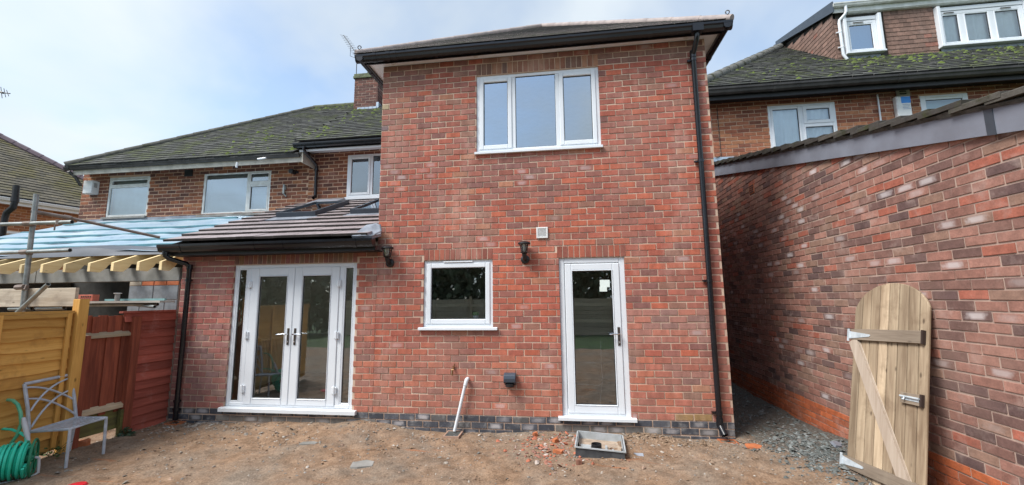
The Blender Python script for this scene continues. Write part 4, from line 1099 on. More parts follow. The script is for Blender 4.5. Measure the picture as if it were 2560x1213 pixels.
# boxes and bits on that wall
m_ = MB(); m_.bbox(-13.85, -13.60, YB - 0.17, YB - 0.001, 4.235, 4.56, 0.01)
bx = m_.build('boiler_cover', M['vent_w'], att)
m_ = MB()
for k in range(4): m_.box(-13.602, -13.596, YB - 0.12, YB - 0.05, 4.40 + k * 0.028, 4.413 + k * 0.028)
m_.build('louvre', M['oldgutter'], bx)
m_ = MB(); m_.bbox(-11.20, -10.98, YB - 0.02, YB - 0.001, 4.58, 4.75, 0.006); m_.build('air_brick', M['blackmatt'], att)
m_ = MB(); m_.tube([(-8.27, YB - 0.005, 4.53), (-8.27, YB - 0.16, 4.52)], 0.055, 12); m_.tube([(-8.36, YB - 0.01, 4.53), (-8.18, YB - 0.01, 4.53)], 0.03, 8); m_.build('flue_pipe', M['blackmatt'], att, smooth=True)
m_ = MB(); m_.box(-8.53, -8.46, YB - 0.03, YB - 0.008, 4.12, 4.22); m_.box(-8.515, -8.475, YB - 0.06, YB - 0.03, 4.02, 4.24); m_.tube([(-8.50, YB - 0.03, 4.02), (-8.44, YB - 0.02, 3.95)], 0.015, 6); m_.build('line_bracket', M['galv'], att)
m_ = MB(); m_.tube([(-9.32, 2.42, 4.66), (-9.33, 2.42, 4.54)], 0.022, 8); m_.tube([(-8.80, 2.40, 4.70), (-8.60, 2.40, 4.715)], 0.02, 8); m_.build('lamp_stub', M['white'], att, smooth=True)

# ------------------------------------------------------------------ unfinished extension on the left
une = thing('unfinished_extension', 'half built blockwork extension with bare timber rafters under blue roofing membrane', 'extension', (-11, 1.4, -0.2))
m_ = MB(); m_.bbox(-10.62, -7.962, -0.012, 0.12, 1.88, 2.085, 0.006); m_.bbox(-13.2, -10.632, -0.010, 0.12, 1.88, 2.085, 0.006); m_.build('lintel', M['lintel'], une)
for k in range(4):
    x0 = -8.845 + k * 0.222
    m_ = MB(); m_.bbox(x0 + 0.006, x0 + 0.216, -0.012, 0.09, 1.812, 1.872, 0.004); m_.build('brick', M['paleblock'] if k == 0 else M['orangebrick'], une)
m_ = MB(); m_.box(-8.845, -7.962, 0.0, 0.10, -0.3, 1.876); m_.build('pier', M['gmortar'], une)
for r_ in range(9):
    z1 = 1.805 - r_ * 0.225; x = -8.845 - (0.22 if r_ % 2 else 0)
    while x < -7.97:
        a, b = max(x, -8.845) + 0.005, min(x + 0.44, -7.962) - 0.005; x += 0.44
        if b - a > 0.05:
            m_ = MB(); m_.bbox(a, b, -0.010, 0.09, z1 - 0.215, z1, 0.005); m_.build('block', M['block'], une)
m_ = MB(); m_.box(-13.2, -12.2, -0.01, 0.1, -0.3, 1.88); m_.box(-14.1, -14.0, 0.0, 2.94, -0.3, 2.2); m_.build('side_wall', M['block'], une)
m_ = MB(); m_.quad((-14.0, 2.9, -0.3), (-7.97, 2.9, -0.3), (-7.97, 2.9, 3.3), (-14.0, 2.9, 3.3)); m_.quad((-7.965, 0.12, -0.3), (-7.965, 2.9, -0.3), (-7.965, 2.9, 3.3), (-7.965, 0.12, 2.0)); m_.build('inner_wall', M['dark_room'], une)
RT = 0.421
def rz(y): return 2.157 + (y + 0.28) * RT
for k, x in enumerate((-8.03, -8.41, -8.85, -9.265, -9.73, -10.135, -10.54, -10.95, -11.36, -11.77, -12.18, -12.6)):
    w = 0.023; jy = rng.uniform(-0.012, 0.012)
    pf = [(-0.28 + jy, rz(-0.28) - 0.127), (-0.28 + jy, rz(-0.28)), (2.88, rz(2.88)), (2.88, rz(2.88) - 0.155), (0.10, rz(0.10) - 0.16), (-0.02, rz(0.10) - 0.16), (-0.06, rz(-0.06) - 0.155), (-0.14, 2.025)]
    m_ = MB(); m_.prism([(x - w, y, z) for y, z in pf], (x - w, 0, 0), (x + w, 0, 0)); m_.build('rafter', M['rafter'], une)
# membrane draped over the rafters
nx_, ny_ = 150, 40
m_ = MB()
vv = []
for j in range(ny_ + 1):
    y = 0.10 + (2.93 - 0.10) * j / ny_
    for i in range(nx_ + 1):
        x = -14.12 + (14.12 - 7.99) * i / nx_
        sag = 0.004 * math.sin(x * 7.65) ** 2 + 0.010 * math.sin(x * 2.3 + y * 3.1) + 0.008 * math.sin(x * 7.1 - y * 5.0)
        e = max(0.0, (0.42 - y) / 0.42)
        lift = 0.05 * e * (0.6 + 0.4 * math.sin(x * 1.3 + 1.0)); y2 = y - 0.05 * e * math.sin(x * 2.0)
        vv.append((x, y2, rz(y2) + 0.035 - sag + lift))
m_.add(vv, [(j * (nx_ + 1) + i, j * (nx_ + 1) + i + 1, (j + 1) * (nx_ + 1) + i + 1, (j + 1) * (nx_ + 1) + i) for j in range(ny_) for i in range(nx_)])
memb = m_.build('membrane', M['membrane'], une, smooth=True)
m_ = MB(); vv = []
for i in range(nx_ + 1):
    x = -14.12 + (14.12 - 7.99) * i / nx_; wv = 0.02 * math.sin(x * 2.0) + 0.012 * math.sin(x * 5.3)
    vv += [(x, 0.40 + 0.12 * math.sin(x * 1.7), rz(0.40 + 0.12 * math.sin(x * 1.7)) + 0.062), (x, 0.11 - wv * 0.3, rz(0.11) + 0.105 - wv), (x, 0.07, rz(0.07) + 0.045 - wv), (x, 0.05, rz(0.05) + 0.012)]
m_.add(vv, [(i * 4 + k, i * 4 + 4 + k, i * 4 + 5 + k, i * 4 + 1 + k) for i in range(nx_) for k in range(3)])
m_.build('eaves_strip', simple('dark_grey_strip', (0.085, 0.10, 0.125), 0.6, var=0.3, scale=3), une, smooth=True)  # dark grey strip along the lower edge of the membrane
for y in (0.50, 0.885, 1.37, 1.89, 2.64):
    xr = -8.02 if y < 2.5 else -9.4
    m_ = MB(); n = 24
    x0_ = -14.05
    pts = [Vector((x0_ + (xr - x0_) * i / n, y + 0.008 * math.sin(i * 1.1 + y * 9), rz(y) + 0.052 + 0.004 * math.sin(i * 0.9 + y * 5))) for i in range(n + 1)]
    vv = []
    for p in pts: vv += [p + Vector((0, -0.022, -0.03)), p + Vector((0, -0.022, 0.004)), p + Vector((0, 0.022, 0.022)), p + Vector((0, 0.022, -0.02))]
    m_.add(vv, [(i * 4 + k, (i + 1) * 4 + k, (i + 1) * 4 + (k + 1) % 4, i * 4 + (k + 1) % 4) for i in range(n) for k in range(4)] + [(0, 1, 2, 3), (n * 4 + 3, n * 4 + 2, n * 4 + 1, n * 4)])
    m_.build('batten', M['batten'], une)
m_ = MB(); m_.quad((-14.1, YB - 0.012, 3.40), (-8.0, YB - 0.012, 3.40), (-8.0, YB - 0.012, 3.60), (-14.1, YB - 0.012, 3.60)); m_.build('wall_flashing', M['lead'], une)

# soil pipe behind it
svp = thing('soil_vent_pipe', 'black soil vent pipe with a bend rising behind the blue membrane roof at far left', 'pipe', (-15.07, 2.2, -0.25))
m_ = MB(); m_.tube([(-15.09, 2.2, -0.25), (-15.09, 2.2, 3.55), (-15.06, 2.2, 3.68), (-14.90, 2.2, 3.80), (-14.875, 2.2, 3.92), (-14.90, 2.2, 4.33)], 0.06, 12); m_.build('pipe', M['blackmatt'], svp, smooth=True)
m_ = MB(); m_.tube([(-14.878, 2.2, 3.93), (-14.885, 2.2, 4.05)], 0.072, 12); m_.build('pipe_collar', M['blackmatt'], svp, smooth=True)

# ------------------------------------------------------------------ far house at the left edge
far = thing('far_house', 'distant brick house at far left with a brown mossy roof and white gutter', 'house', (-20, 5, -0.3))
FA = Vector((-18.701, 4.2, 4.72)); FD = Vector((0.2185, 0.9758, 0)).normalized(); FN = Vector((-FD.y, FD.x, 0))
FU = FN * math.cos(R(38)) + Vector((0, 0, math.sin(R(38)))); FNn = FD.cross(FU)
fp = lambda u, s, d=0.0: FA + FD * u + FU * s + FNn * d
FPOLY = [(-6, 0), (4.25, 0), (0.35, 4.95), (-6, 4.95)]
m_ = MB(); m_.quad(*[fp(u, s, -0.01) for u, s in FPOLY])
m_.quad(fp(4.25, 0, -0.01), fp(4.25, 0, -0.01) + FN * 7.8, fp(0.35, 4.95, -0.01))
frf = m_.build('roof', M['felt'], far)
it = tile_items(FA, FD, FU, FNn, FPOLY, 0.24, 0.18, 0.034, tilt=0.10, colour=lambda x, y: pick([(0.14, 0.125, 0.095), (0.10, 0.092, 0.075), (0.18, 0.155, 0.11)], [3, 2, 1.5]), jit=1.5)
pieces(frf, 'roof_tile', 'roof_tiling', it, M['ftile_o'], M['ftile_a'], 300, edge=M['redge'])
a, b = fp(4.3, -0.06, 0.05), fp(0.35, 4.95, 0.05); n = 15; d = (b - a) / n
for k in range(n):
    m_ = MB(); m_.tube([a + d * k, a + d * (k + 1.06)], [0.13, 0.12], 8); m_.build('hip_tile', simple('plum_hip_tile', (0.15, 0.11, 0.13), 0.8) if k == 0 else bpy.data.materials['plum_hip_tile'], frf, smooth=True)
gutter(far, fp(-6, 0) - FN * 0.02 + Vector((0, 0, -0.03)), fp(4.3, 0) - FN * 0.02 + Vector((0, 0, -0.03)), -FN, M['white'], s=1.0)
m_ = MB(); m_.prism([fp(-6, 0) + Vector((0, 0, -0.20)) - FN * 0.015, fp(-6, 0) + Vector((0, 0, -0.02)) - FN * 0.015, fp(-6, 0) + Vector((0, 0, -0.02)) + FN * 0.01, fp(-6, 0) + Vector((0, 0, -0.20)) + FN * 0.01], fp(-6, 0), fp(4.2, 0)); m_.build('fascia', M['white'], far)
fo = FA + FN * 0.30 - Vector((0, 0, FA.z))
fn_ = -FN
FWIN = (0.15, 1.35, 2.6, 3.75)
m_ = MB(); sheet_with_holes(m_, fo, FD, vz, fn_, -6.0, 4.1, -0.3, 4.62, [FWIN], -0.008, 0.2)
fw = m_.build('wall', M['omortar'], far)
it = brick_items(fo, FD, vz, fn_, -6.0, 4.1, 2.4, 25, 0.086, 0.235, [FWIN], lambda x, z: pick([(0.34, 0.135, 0.06), (0.26, 0.10, 0.05), (0.40, 0.19, 0.09)], [3, 2, 1.5]), bed=0.012, joint=0.012)
pieces(fw, 'brick', 'brickwork', it, M['obrick_o'], M['obrick_a'], 90, vis=lambda p: p.z > 3.4)
m_ = MB()
P3 = lambda u, z, d: fo + FD * u + Vector((0, 0, z)) + fn_ * d
for a_, b_, c_, e_ in ((0.15, 0.22, 2.6, 3.75), (1.28, 1.35, 2.6, 3.75), (0.22, 1.28, 3.68, 3.75), (0.22, 1.28, 2.6, 2.67), (0.72, 0.78, 2.67, 3.68)):
    m_.add([P3(u, z, dd) for dd in (-0.06, 0.01) for z in (c_, e_) for u in (a_, b_)], [(0, 2, 3, 1), (4, 5, 7, 6), (0, 1, 5, 4), (2, 6, 7, 3), (0, 4, 6, 2), (1, 3, 7, 5)])
fwin = m_.build('window', M['white'], far)
m_ = MB(); m_.quad(P3(0.2, 2.65, -0.03), P3(1.3, 2.65, -0.03), P3(1.3, 3.7, -0.03), P3(0.2, 3.7, -0.03)); m_.build('pane', M['glass_old'], fwin)
m_ = MB(); m_.quad(P3(0.1, 2.5, -0.22), P3(1.4, 2.5, -0.22), P3(1.4, 3.85, -0.22), P3(0.1, 3.85, -0.22)); m_.build('room_back', M['dark_room'], fwin)
ae2 = thing('tv_aerial', 'small grey aerial high against the sky at the left edge beyond the far house', 'aerial', (-22.6, 5.6, 7.4))
m_ = MB(); m_.tube([(-22.75, 6.0, 7.3), (-22.72, 6.0, 9.45)], 0.025, 6); m_.build('mast', M['oldgutter'], ae2)
m_ = MB(); m_.tube([(-22.85, 5.98, 9.30), (-22.02, 6.0, 9.165)], 0.018, 6); m_.tube([(-22.5, 5.98, 9.27), (-22.30, 5.98, 9.20)], 0.04, 6); m_.build('boom', M['oldgutter'], ae2)
for x, s_ in ((-22.40, 0.22), (-22.25, 0.17), (-22.12, 0.12)):
    z = 9.165 + (-22.02 - x) * 0.163
    m_ = MB(); m_.tube([(x - 0.05, 5.98, z + s_), (x + 0.06, 6.0, z - s_)], 0.01, 5); m_.build('element', M['oldgutter'], ae2)

def moss_on(parent, o, u, s_, n_, place, count):
    V, Fc = [], []; k = 0
    for _ in range(count):
        q = place()
        if q is None: continue
        c = Vector(o) + Vector(u) * q[0] + Vector(s_) * q[1] + Vector(n_) * 0.045
        r = float(np.clip(rng.lognormal(-3.5, 0.45), 0.012, 0.075))
        for p in ICO_:
            V.append(c + Vector(u) * (p[0] * r * rng.uniform(0.8, 1.5)) + Vector(s_) * (p[1] * r * rng.uniform(0.6, 1.1)) + Vector(n_) * (p[2] * r * 0.7))
        Fc.extend([tuple(i + k for i in f) for f in ICF_]); k += len(ICO_)
    m_ = MB(); m_.add(V, Fc); return m_.build('moss_clumps', M['moss'], parent, kind='stuff')
ICO_ = [(0, 0, 1), (0.9, 0, 0.15), (0.28, 0.85, 0.2), (-0.72, 0.52, 0.1), (-0.72, -0.52, 0.2), (0.28, -0.85, 0.12), (0, 0, -0.6)]
ICF_ = [(0, 1, 2), (0, 2, 3), (0, 3, 4), (0, 4, 5), (0, 5, 1), (6, 2, 1), (6, 3, 2), (6, 4, 3), (6, 5, 4), (6, 1, 5)]
M['moss'] = simple('bright_moss', (0.135, 0.185, 0.03), 0.95, c2=(0.06, 0.08, 0.02), scale=3)
def pm_att():
    s = rng.uniform(0, HS)
    if rng.random() < 0.55:
        x = -8.02 - abs(rng.normal(0, 0.12)) - (0.9 * rng.random() if s > HS - 0.6 else 0)
    elif rng.random() < 0.6:
        s = HS - abs(rng.normal(0, 0.25)); x = rng.uniform(-10.0, -8.1)
    else:
        x = rng.normal(-9.6, 0.7); s = abs(rng.normal(1.3, 0.6))
    if x < -13.9 + s * 0.78 or s > HS - 0.03 or (x > CHX0 - 0.1 and s * math.cos(PA) + 2.45 > CHY0): return None
    return x, s
moss_on(ar, oa, ua, sa, na, pm_att, 520)
def pm_sub():
    s = rng.uniform(0.1, 3.1); x = -7.9 + abs(rng.normal(0, 0.35)) if rng.random() < 0.5 else rng.uniform(-7.9, -6.0)
    if rng.random() < 0.4: s = 3.1 - abs(rng.normal(0, 0.4))
    return (x, s) if 0 < s < 3.15 else None
moss_on(mroof, ob, ub, sb, nb, pm_sub, 200)

# ------------------------------------------------------------------ house on the right
rh = thing('right_house', 'brick house on the right with white dormer and mossy tiled roof', 'house', (5.0, 4.0, -0.2))
YR = 3.7
RW1 = (2.50, 3.865, 4.20, 5.712); RW2 = (5.52, 6.41, 4.7, 5.715)
RPAL = [(0.37, 0.145, 0.08), (0.28, 0.10, 0.06), (0.18, 0.07, 0.05), (0.44, 0.20, 0.105), (0.33, 0.125, 0.072)]
def rbc(x, z):
    w = [2.5, 2, 1.2, 2.2, 2]
    if z > 5.55: w = [1, 3, 3, 0, 2]
    return pick(RPAL, w)
m_ = MB(); sheet_with_holes(m_, (0, YR, 0), ux, vz, ny, 1.31, 9.6, 2.0, 5.95, [RW1, RW2], -0.008, 0.2)
rwall = m_.build('wall', M['omortar'], rh)
it = brick_items((0, YR, 0), ux, vz, ny, 1.31, 9.6, 4.10, 21, 0.0868, 0.262, [RW1, RW2], rbc, joint=0.014, bed=0.014)
pieces(rwall, 'brick', 'brickwork', it, M['obrick_o'], M['obrick_a'], 300, vis=lambda p: p.x < 7 and p.z > 4.2)
m_ = MB(); sheet_with_holes(m_, (1.31, YR + 8, 0), (0, -1, 0), vz, (-1, 0, 0), 0.0, 7.99, -0.3, 5.95, [], -0.008, 0.2); m_.build('side_wall', M['omortar'], rh)
m_ = MB(); ring(m_, *RW1, 0.055, YR - 0.005, YR + 0.07); m_.bbox(3.15, 3.21, YR - 0.002, YR + 0.07, RW1[2] + 0.055, RW1[3] - 0.055); m_.bbox(3.21, RW1[1] - 0.055, YR - 0.003, YR + 0.07, 5.20, 5.26)
f = m_.build('window', M['white'], rh)
casement(f, RW1[0] + 0.05, 3.155, RW1[2] + 0.05, RW1[3] - 0.05, YR - 0.005, w=0.045, pane='glass_net')
casement(f, 3.205, RW1[1] - 0.05, 5.255, RW1[3] - 0.05, YR - 0.005, w=0.075, pane='glass_net')
casement(f, 3.205, RW1[1] - 0.05, RW1[2] + 0.05, 5.205, YR - 0.005, w=0.03, pane='glass_net')
m_ = MB(); m_.bbox(3.38, 3.68, YR - 0.03, YR - 0.006, 5.648, 5.664, 0.004); m_.build('trickle_vent', M['white'], f)
def curtain(parent, x0, x1, z0, z1, y, mat='curtain', amp=0.018):
    m_ = MB(); n = 60; vv = []
    for i in range(n + 1):
        x = x0 + (x1 - x0) * i / n; q = y + amp * math.sin(i * 0.9) + amp * 0.6 * math.sin(i * 0.37 + 1)
        vv += [(x, q, z0), (x, q, z1)]
    m_.add(vv, [(2 * i, 2 * i + 2, 2 * i + 3, 2 * i + 1) for i in range(n)])
    return m_.build('net_curtain', M[mat], parent, smooth=True)
curtain(f, RW1[0], RW1[1], RW1[2], RW1[3], YR + 0.06)
m_ = MB(); ring(m_, *RW2, 0.10, YR - 0.005, YR + 0.07)
f = m_.build('window', M['white'], rh)
casement(f, RW2[0] + 0.10, RW2[1] - 0.10, RW2[2] + 0.1, RW2[3] - 0.10, YR, sash=False, pane='glass_net')
m_ = MB(); m_.bbox(5.72, 6.22, YR - 0.025, YR - 0.006, 5.655, 5.672, 0.004); m_.build('trickle_vent', M['offwhite'], f)
m_ = MB(); m_.quad((RW2[0], YR + 0.13, RW2[2]), (RW2[1], YR + 0.13, RW2[2]), (RW2[1], YR + 0.13, RW2[3]), (RW2[0], YR + 0.13, RW2[3])); m_.build('drawn_blind', simple('aqua_blind', (0.42, 0.55, 0.55), 0.8, var=0.05), f)
room(rh, 1.6, 9.4, YR + 0.21, YR + 3, 4.0, 5.9, M['dark_room'])
# gutter, fascia
gutter(rh, (0.75, 3.36, 5.98), (9.4, 3.36, 5.98), (0, -1, 0), M['oldgutter'], s=1.35, joints=(1.72, 4.1))
m_ = MB(); m_.box(0.8, 9.4, 3.36, 3.385, 5.78, 5.98); m_.box(0.8, 9.4, 3.385, YR - 0.002, 5.86, 5.875); m_.build('fascia', M['blackmatt'], rh)
# wall fittings
m_ = MB(); m_.tube([(4.70, YR - 0.03, 5.80), (4.70, YR - 0.03, 4.9)], 0.016, 8); m_.build('overflow_pipe', M['white'], rh)
m_ = MB(); m_.bbox(5.07, 5.33, YR - 0.03, YR - 0.008, 5.73, 5.87, 0.006)
ab = m_.build('extract_vent', M['cream'], rh)
m_ = MB(); m_.tube([(5.13, YR - 0.031, 5.83), (5.16, YR - 0.031, 5.835), (5.22, YR - 0.031, 5.835), (5.25, YR - 0.031, 5.83)], 0.014, 6); m_.tube([(5.13, YR - 0.031, 5.782), (5.16, YR - 0.031, 5.775), (5.22, YR - 0.031, 5.775), (5.25, YR - 0.031, 5.782)], 0.014, 6); m_.build('vent_slot', M['seal'], ab)
al = thing('alarm_box', 'cream burglar alarm box with a blue panel on the brick wall of the right house', 'alarm box', (5.13, YR, 5.3))
m_ = MB(); m_.bbox(4.995, 5.27, YR - 0.10, YR - 0.009, 5.24, 5.70, 0.015); m_.build('cover', M['vent_w'], al)
m_ = MB(); m_.box(5.085, 5.26, YR - 0.103, YR - 0.1005, 5.54, 5.68); m_.build('blue_panel', M['blue_print'], al)
m_ = MB()
for k in range(4): m_.box(5.10 + 0.008 * (k % 2), 5.245 - 0.012 * (k % 3), YR - 0.103, YR - 0.1005, 5.50 - k * 0.032, 5.512 - k * 0.032)
m_.build('printed_lines', M['grey_print'], al)
m_ = MB(); m_.tube([(1.445, YR - 0.012, 5.76), (1.449, YR - 0.012, 4.63), (1.40, YR - 0.02, 4.60), (1.33, YR - 0.03, 4.58)], 0.007, 5); m_.build('cable', M['blackmatt'], rh)
# roof with hip
PR = R(38.2)
orr, ur, sr, nr = roof_plane((0, 3.30, 6.02), PR)
RS = 4.32 / math.cos(PR)
rr_ = lambda x, s, d=-0.01: orr + ur * x + sr * s + nr * d
RPOLY = [(0.80, 0), (9.6, 0), (9.6, RS), (5.10, RS)]
m_ = MB(); m_.quad(*[rr_(u, s) for u, s in RPOLY]); m_.quad((0.80, 3.30, 6.01), rr_(5.10, RS), (0.80, 11.9, 6.01)); m_.quad(rr_(5.10, RS), rr_(9.6, RS), (9.6, 11.9, 6.01), (0.8, 11.9, 6.01))
rroof = m_.build('roof', M['felt'], rh)
YD = 4.9; DX0 = 4.86
it = tile_items(orr, ur, sr, nr, RPOLY, 0.20, 0.165, 0.034, rcol, tilt=0.10, jit=2.4, keep=lambda x, s: not (x > DX0 - 0.02 and s * math.cos(PR) + 3.30 > YD + 0.02))
pieces(rroof, 'roof_tile', 'roof_tiling', it, M['tile_o'], M['tile_a'], 300, edge=M['redge'], vis=lambda p: p.x > 1.3)
def pm_r():
    if rng.random() < 0.55:
        x = rng.uniform(4.2, 9.0); s = 2.05 - abs(rng.normal(0, 0.55)) - 0.02
        if x < 4.85: s += (4.85 - x) * 0.9
    else:
        x = rng.uniform(1.6, 8); s = rng.uniform(0.1, 2.0)
    if s < 0.05 or s * math.cos(PR) > x - 0.95: return None
    return x, s
moss_on(rroof, orr, ur, sr, nr, pm_r, 620)
a, b = Vector((0.80, 3.30, 6.07)), Vector((5.10, 7.62, 9.46)); n = 14; d = (b - a) / n
for k in range(n):
    m_ = MB(); m_.tube([a + d * k, a + d * (k + 1.06)], [0.135, 0.12], 10); m_.build('hip_tile', M['vtile'], rroof, smooth=True).color = (0.15, 0.15, 0.14, 0)
# dormer
DZ = 8.71                                  # gutter top
RZ9 = 9.42
m_ = MB()
m_.add([(DX0, YD, 7.25), (DX0, 7.5, 9.33), (DX0, YD, 8.60)], [(0, 1, 2)])
sheet_with_holes(m_, (0, YD, 0), ux, vz, ny, DX0, 9.6, 7.2, 8.6, [(5.04, 5.73, 7.46, 8.29), (7.11, 8.89, 7.45, 8.33)], 0.0, 0.05)
dorm = m_.build('dormer', M['felt'], rh)
hcol = lambda x, z: pick([(0.20, 0.13, 0.105), (0.17, 0.11, 0.09), (0.24, 0.15, 0.12), (0.28, 0.12, 0.09)], [3, 3, 2, 0.5])
def hung(o, u, n, x0, x1, z0, z1, tw, g, keep=None):
    out = []; nrow = int(round((z1 - z0) / g)); U, N = Vector(u), Vector(n)
    for k in range(nrow):
        z = z0 + k * g; x = x0 - (tw / 2 if k % 2 else 0)
        while x < x1:
            a_, b_ = max(x, x0), min(x + tw, x1); x += tw
            if b_ - a_ < 0.025: continue
            if keep and not keep((a_ + b_) / 2, z + g / 2): continue
            tl = 0.085; V2 = Vector((0, 0, 1)) * math.cos(tl) - N * math.sin(tl); N2 = N * math.cos(tl) + Vector((0, 0, 1)) * math.sin(tl)
            L = g * 1.35
            p = Vector(o) + U * ((a_ + b_) / 2) + Vector((0, 0, z + L / 2 + rng.normal(0, 0.0025))) + N * (0.004 + L / 2 * math.sin(tl))
            A, B, Cc = U * (b_ - a_ - 0.004), V2 * L, N2 * 0.014
            out.append((Matrix(((A.x, B.x, Cc.x, p.x), (A.y, B.y, Cc.y, p.y), (A.z, B.z, Cc.z, p.z), (0, 0, 0, 1))), hcol(a_, z)))
    return out
it = hung((0, YD, 0), ux, ny, 5.93, 7.03, 7.25, 8.49, 0.165, 0.113)
it += hung((0, YD, 0), ux, ny, 4.80, 4.99, 7.25, 8.42, 0.165, 0.113)
it += hung((DX0 - 0.055, 7.5, 0), (0, -1, 0), (-1, 0, 0), 0.0, 2.62, 7.25, 9.4, 0.165, 0.113, keep=lambda u, z: (7.24 + (2.6 - u) * 0.79) < z + 0.07 and z < 8.47 + (2.6 - u) * 0.24)
pieces(dorm, 'hung_tile', 'hung_tiling', it, M['htile'], M['htile_a'], 300)
m_ = MB()
m_.add([(DX0 - 0.12, YD - 0.14, DZ), (9.6, YD - 0.14, DZ), (9.6, 7.62, RZ9), (DX0 - 0.12, 7.62, RZ9)] + [(DX0 - 0.12, YD - 0.14, DZ + 0.07), (9.6, YD - 0.14, DZ + 0.07), (9.6, 7.62, RZ9 + 0.07), (DX0 - 0.12, 7.62, RZ9 + 0.07)], [(3, 2, 1, 0), (4, 5, 6, 7), (0, 1, 5, 4), (3, 0, 4, 7), (1, 2, 6, 5), (2, 3, 7, 6)])
m_.build('dormer_roof', M['lead'], rh)
m_ = MB(); m_.prism([(DX0 - 0.14, YD - 0.18, DZ - 0.20), (DX0 - 0.14, YD - 0.18, DZ + 0.08), (DX0 - 0.14, 7.45, RZ9 + 0.08), (DX0 - 0.14, 7.45, RZ9 - 0.06)], (DX0 - 0.14, 0, 0), (DX0 - 0.115, 0, 0)); m_.build('verge_board', M['skyframe'], rh)
m_ = MB(); m_.box(DX0 - 0.10, 9.6, YD - 0.115, YD - 0.095, 8.52, DZ + 0.02); m_.box(DX0 + 0.25, 9.6, YD - 0.095, YD - 0.002, 8.50, 8.52); m_.build('dormer_fascia', M['offwhite'], rh)
gutter(rh, (DX0 - 0.13, YD - 0.115, DZ), (9.6, YD - 0.115, DZ), (0, -1, 0), M['offwhite'], s=0.95, joints=(2.75,))
# dormer windows
def dwin(x0, x1, z0, z1, splits, nm='dormer_window'):
    m_ = MB(); yy = YD - 0.035
    ring(m_, x0, x1, z0, z1, 0.075, yy, YD + 0.05)
    m_.bbox(x0 - 0.07, x0 - 0.002, YD - 0.13, YD - 0.02, z0 - 0.03, z1 + 0.10); m_.bbox(x1 + 0.002, x1 + 0.07, YD - 0.13, YD - 0.02, z0 - 0.03, z1 + 0.12)
    m_.bbox(x0, x1, yy - 0.01, YD, z1 + 0.012, z1 + 0.11)
    for s_ in splits: m_.bbox(s_ - 0.05, s_ + 0.05, yy + 0.002, YD + 0.05, z0 + 0.075, z1 - 0.075)
    w_ = m_.build(nm, M['white'], rh)
    xs = [x0 + 0.075] + [q for s_ in splits for q in (s_ - 0.05, s_ + 0.05)] + [x1 - 0.075]
    for a_, b_ in zip(xs[0::2], xs[1::2]):
        casement(w_, a_, b_, z0 + 0.075, z1 - 0.075, yy + 0.01, w=0.03, pane='glass_net' if splits else 'glass_up')
    sill(w_, x0 - 0.08, x1 + 0.08, z0 - 0.045, z0 - 0.002, YD - 0.15, YD)
    m_ = MB(); m_.bbox(x0 - 0.02, x1 + 0.02, YD - 0.03, YD - 0.004, z0 - 0.20, z0 - 0.05, 0.004); m_.build('lead_apron', M['lead'], w_)
    return w_
dw = dwin(5.03, 5.74, 7.45, 8.30, [])
m_ = MB(); m_.bbox(5.22, 5.45, YD - 0.062, YD - 0.046, 8.245, 8.262, 0.003); m_.build('trickle_vent', M['oldgutter'], dw)
m_ = MB(); m_.quad((5.0, YD + 0.12, 7.4), (5.8, YD + 0.12, 7.4), (5.8, YD + 0.12, 8.35), (5.0, YD + 0.12, 8.35)); m_.build('drawn_blind', simple('blue_grey_blind', (0.18, 0.26, 0.33), 0.8, var=0.05), dw)
dw = dwin(7.10, 8.90, 7.44, 8.34, [7.60, 8.235])
for a_ in (7.22, 8.42):
    m_ = MB(); m_.bbox(a_, a_ + 0.22, YD - 0.062, YD - 0.046, 8.285, 8.302, 0.003); m_.build('trickle_vent', M['oldgutter'], dw)
curtain(dw, 7.12, 8.88, 7.46, 8.32, YD + 0.05)
# white dormer downpipe
dp = downpipe(rh, [(5.02, YD - 0.165, 8.64), (5.02, YD - 0.165, 8.50), (5.0, YD - 0.15, 8.44), (4.90, YD - 0.085, 8.33), (4.885, YD - 0.085, 8.26), (4.89, YD - 0.085, 7.42), (4.96, YD - 0.085, 7.28)], 0.034, [(4.885, YD - 0.085, 8.02), (4.89, YD - 0.085, 7.62)], M['white'], name='dormer_downpipe')

# ------------------------------------------------------------------ garage on the right
gar = thing('garage', 'long brick garage wall on the right with a sloping grey bargeboard and mossy tile edge', 'garage', (2.5, 0.0, -0.25))
GX = 1.25
gtop = lambda y: 4.144 + (y - 3.566) * 0.2409
G0 = 3.68
guo, guu, gun = (GX, G0, 0), (0, -1, 0), (-1, 0, 0)
m_ = MB(); ylo = -4.2
tp = [(GX + 0.008, G0, -0.4), (GX + 0.008, G0, gtop(G0) + 0.16), (GX + 0.008, ylo, gtop(ylo) + 0.16), (GX + 0.008, ylo, -0.4)]
m_.prism(tp, (0, 0, 0), (0.2, 0, 0))
gw = m_.build('wall', M['gmortar'], gar)
GPAL = [(0.36, 0.185, 0.145), (0.28, 0.135, 0.105), (0.215, 0.118, 0.098), (0.12, 0.076, 0.070), (0.37, 0.108, 0.068), (0.27, 0.175, 0.13), (0.075, 0.058, 0.062)]
def gcol_(u, z):
    y = G0 - u
    if z < 0.13 : return pick([(0.42, 0.115, 0.045), (0.36, 0.10, 0.045), (0.30, 0.095, 0.05)], [3, 2, 1.5])
    w = [3.4, 3, 2.6, 1.7, 0.9, 1.6, 1.0]
    if z > 2.0: w[4] += 0.9; w[3] += 0.8
    return bloom(pick(GPAL, w), 0.14 if 0.6 < z < 3.2 else 0.05, 0.15, 0.8)
AIR = [(G0 - 1.995, G0 - 1.79, 3.325, 3.495)]
it = brick_items(guo, guu, vz, gun, 0, G0 - ylo, 0.13, 50, 0.0855, 0.257, AIR, gcol_, keep=lambda u, z: z < gtop(G0 - u) + 0.10, joint=0.013, bed=0.013)
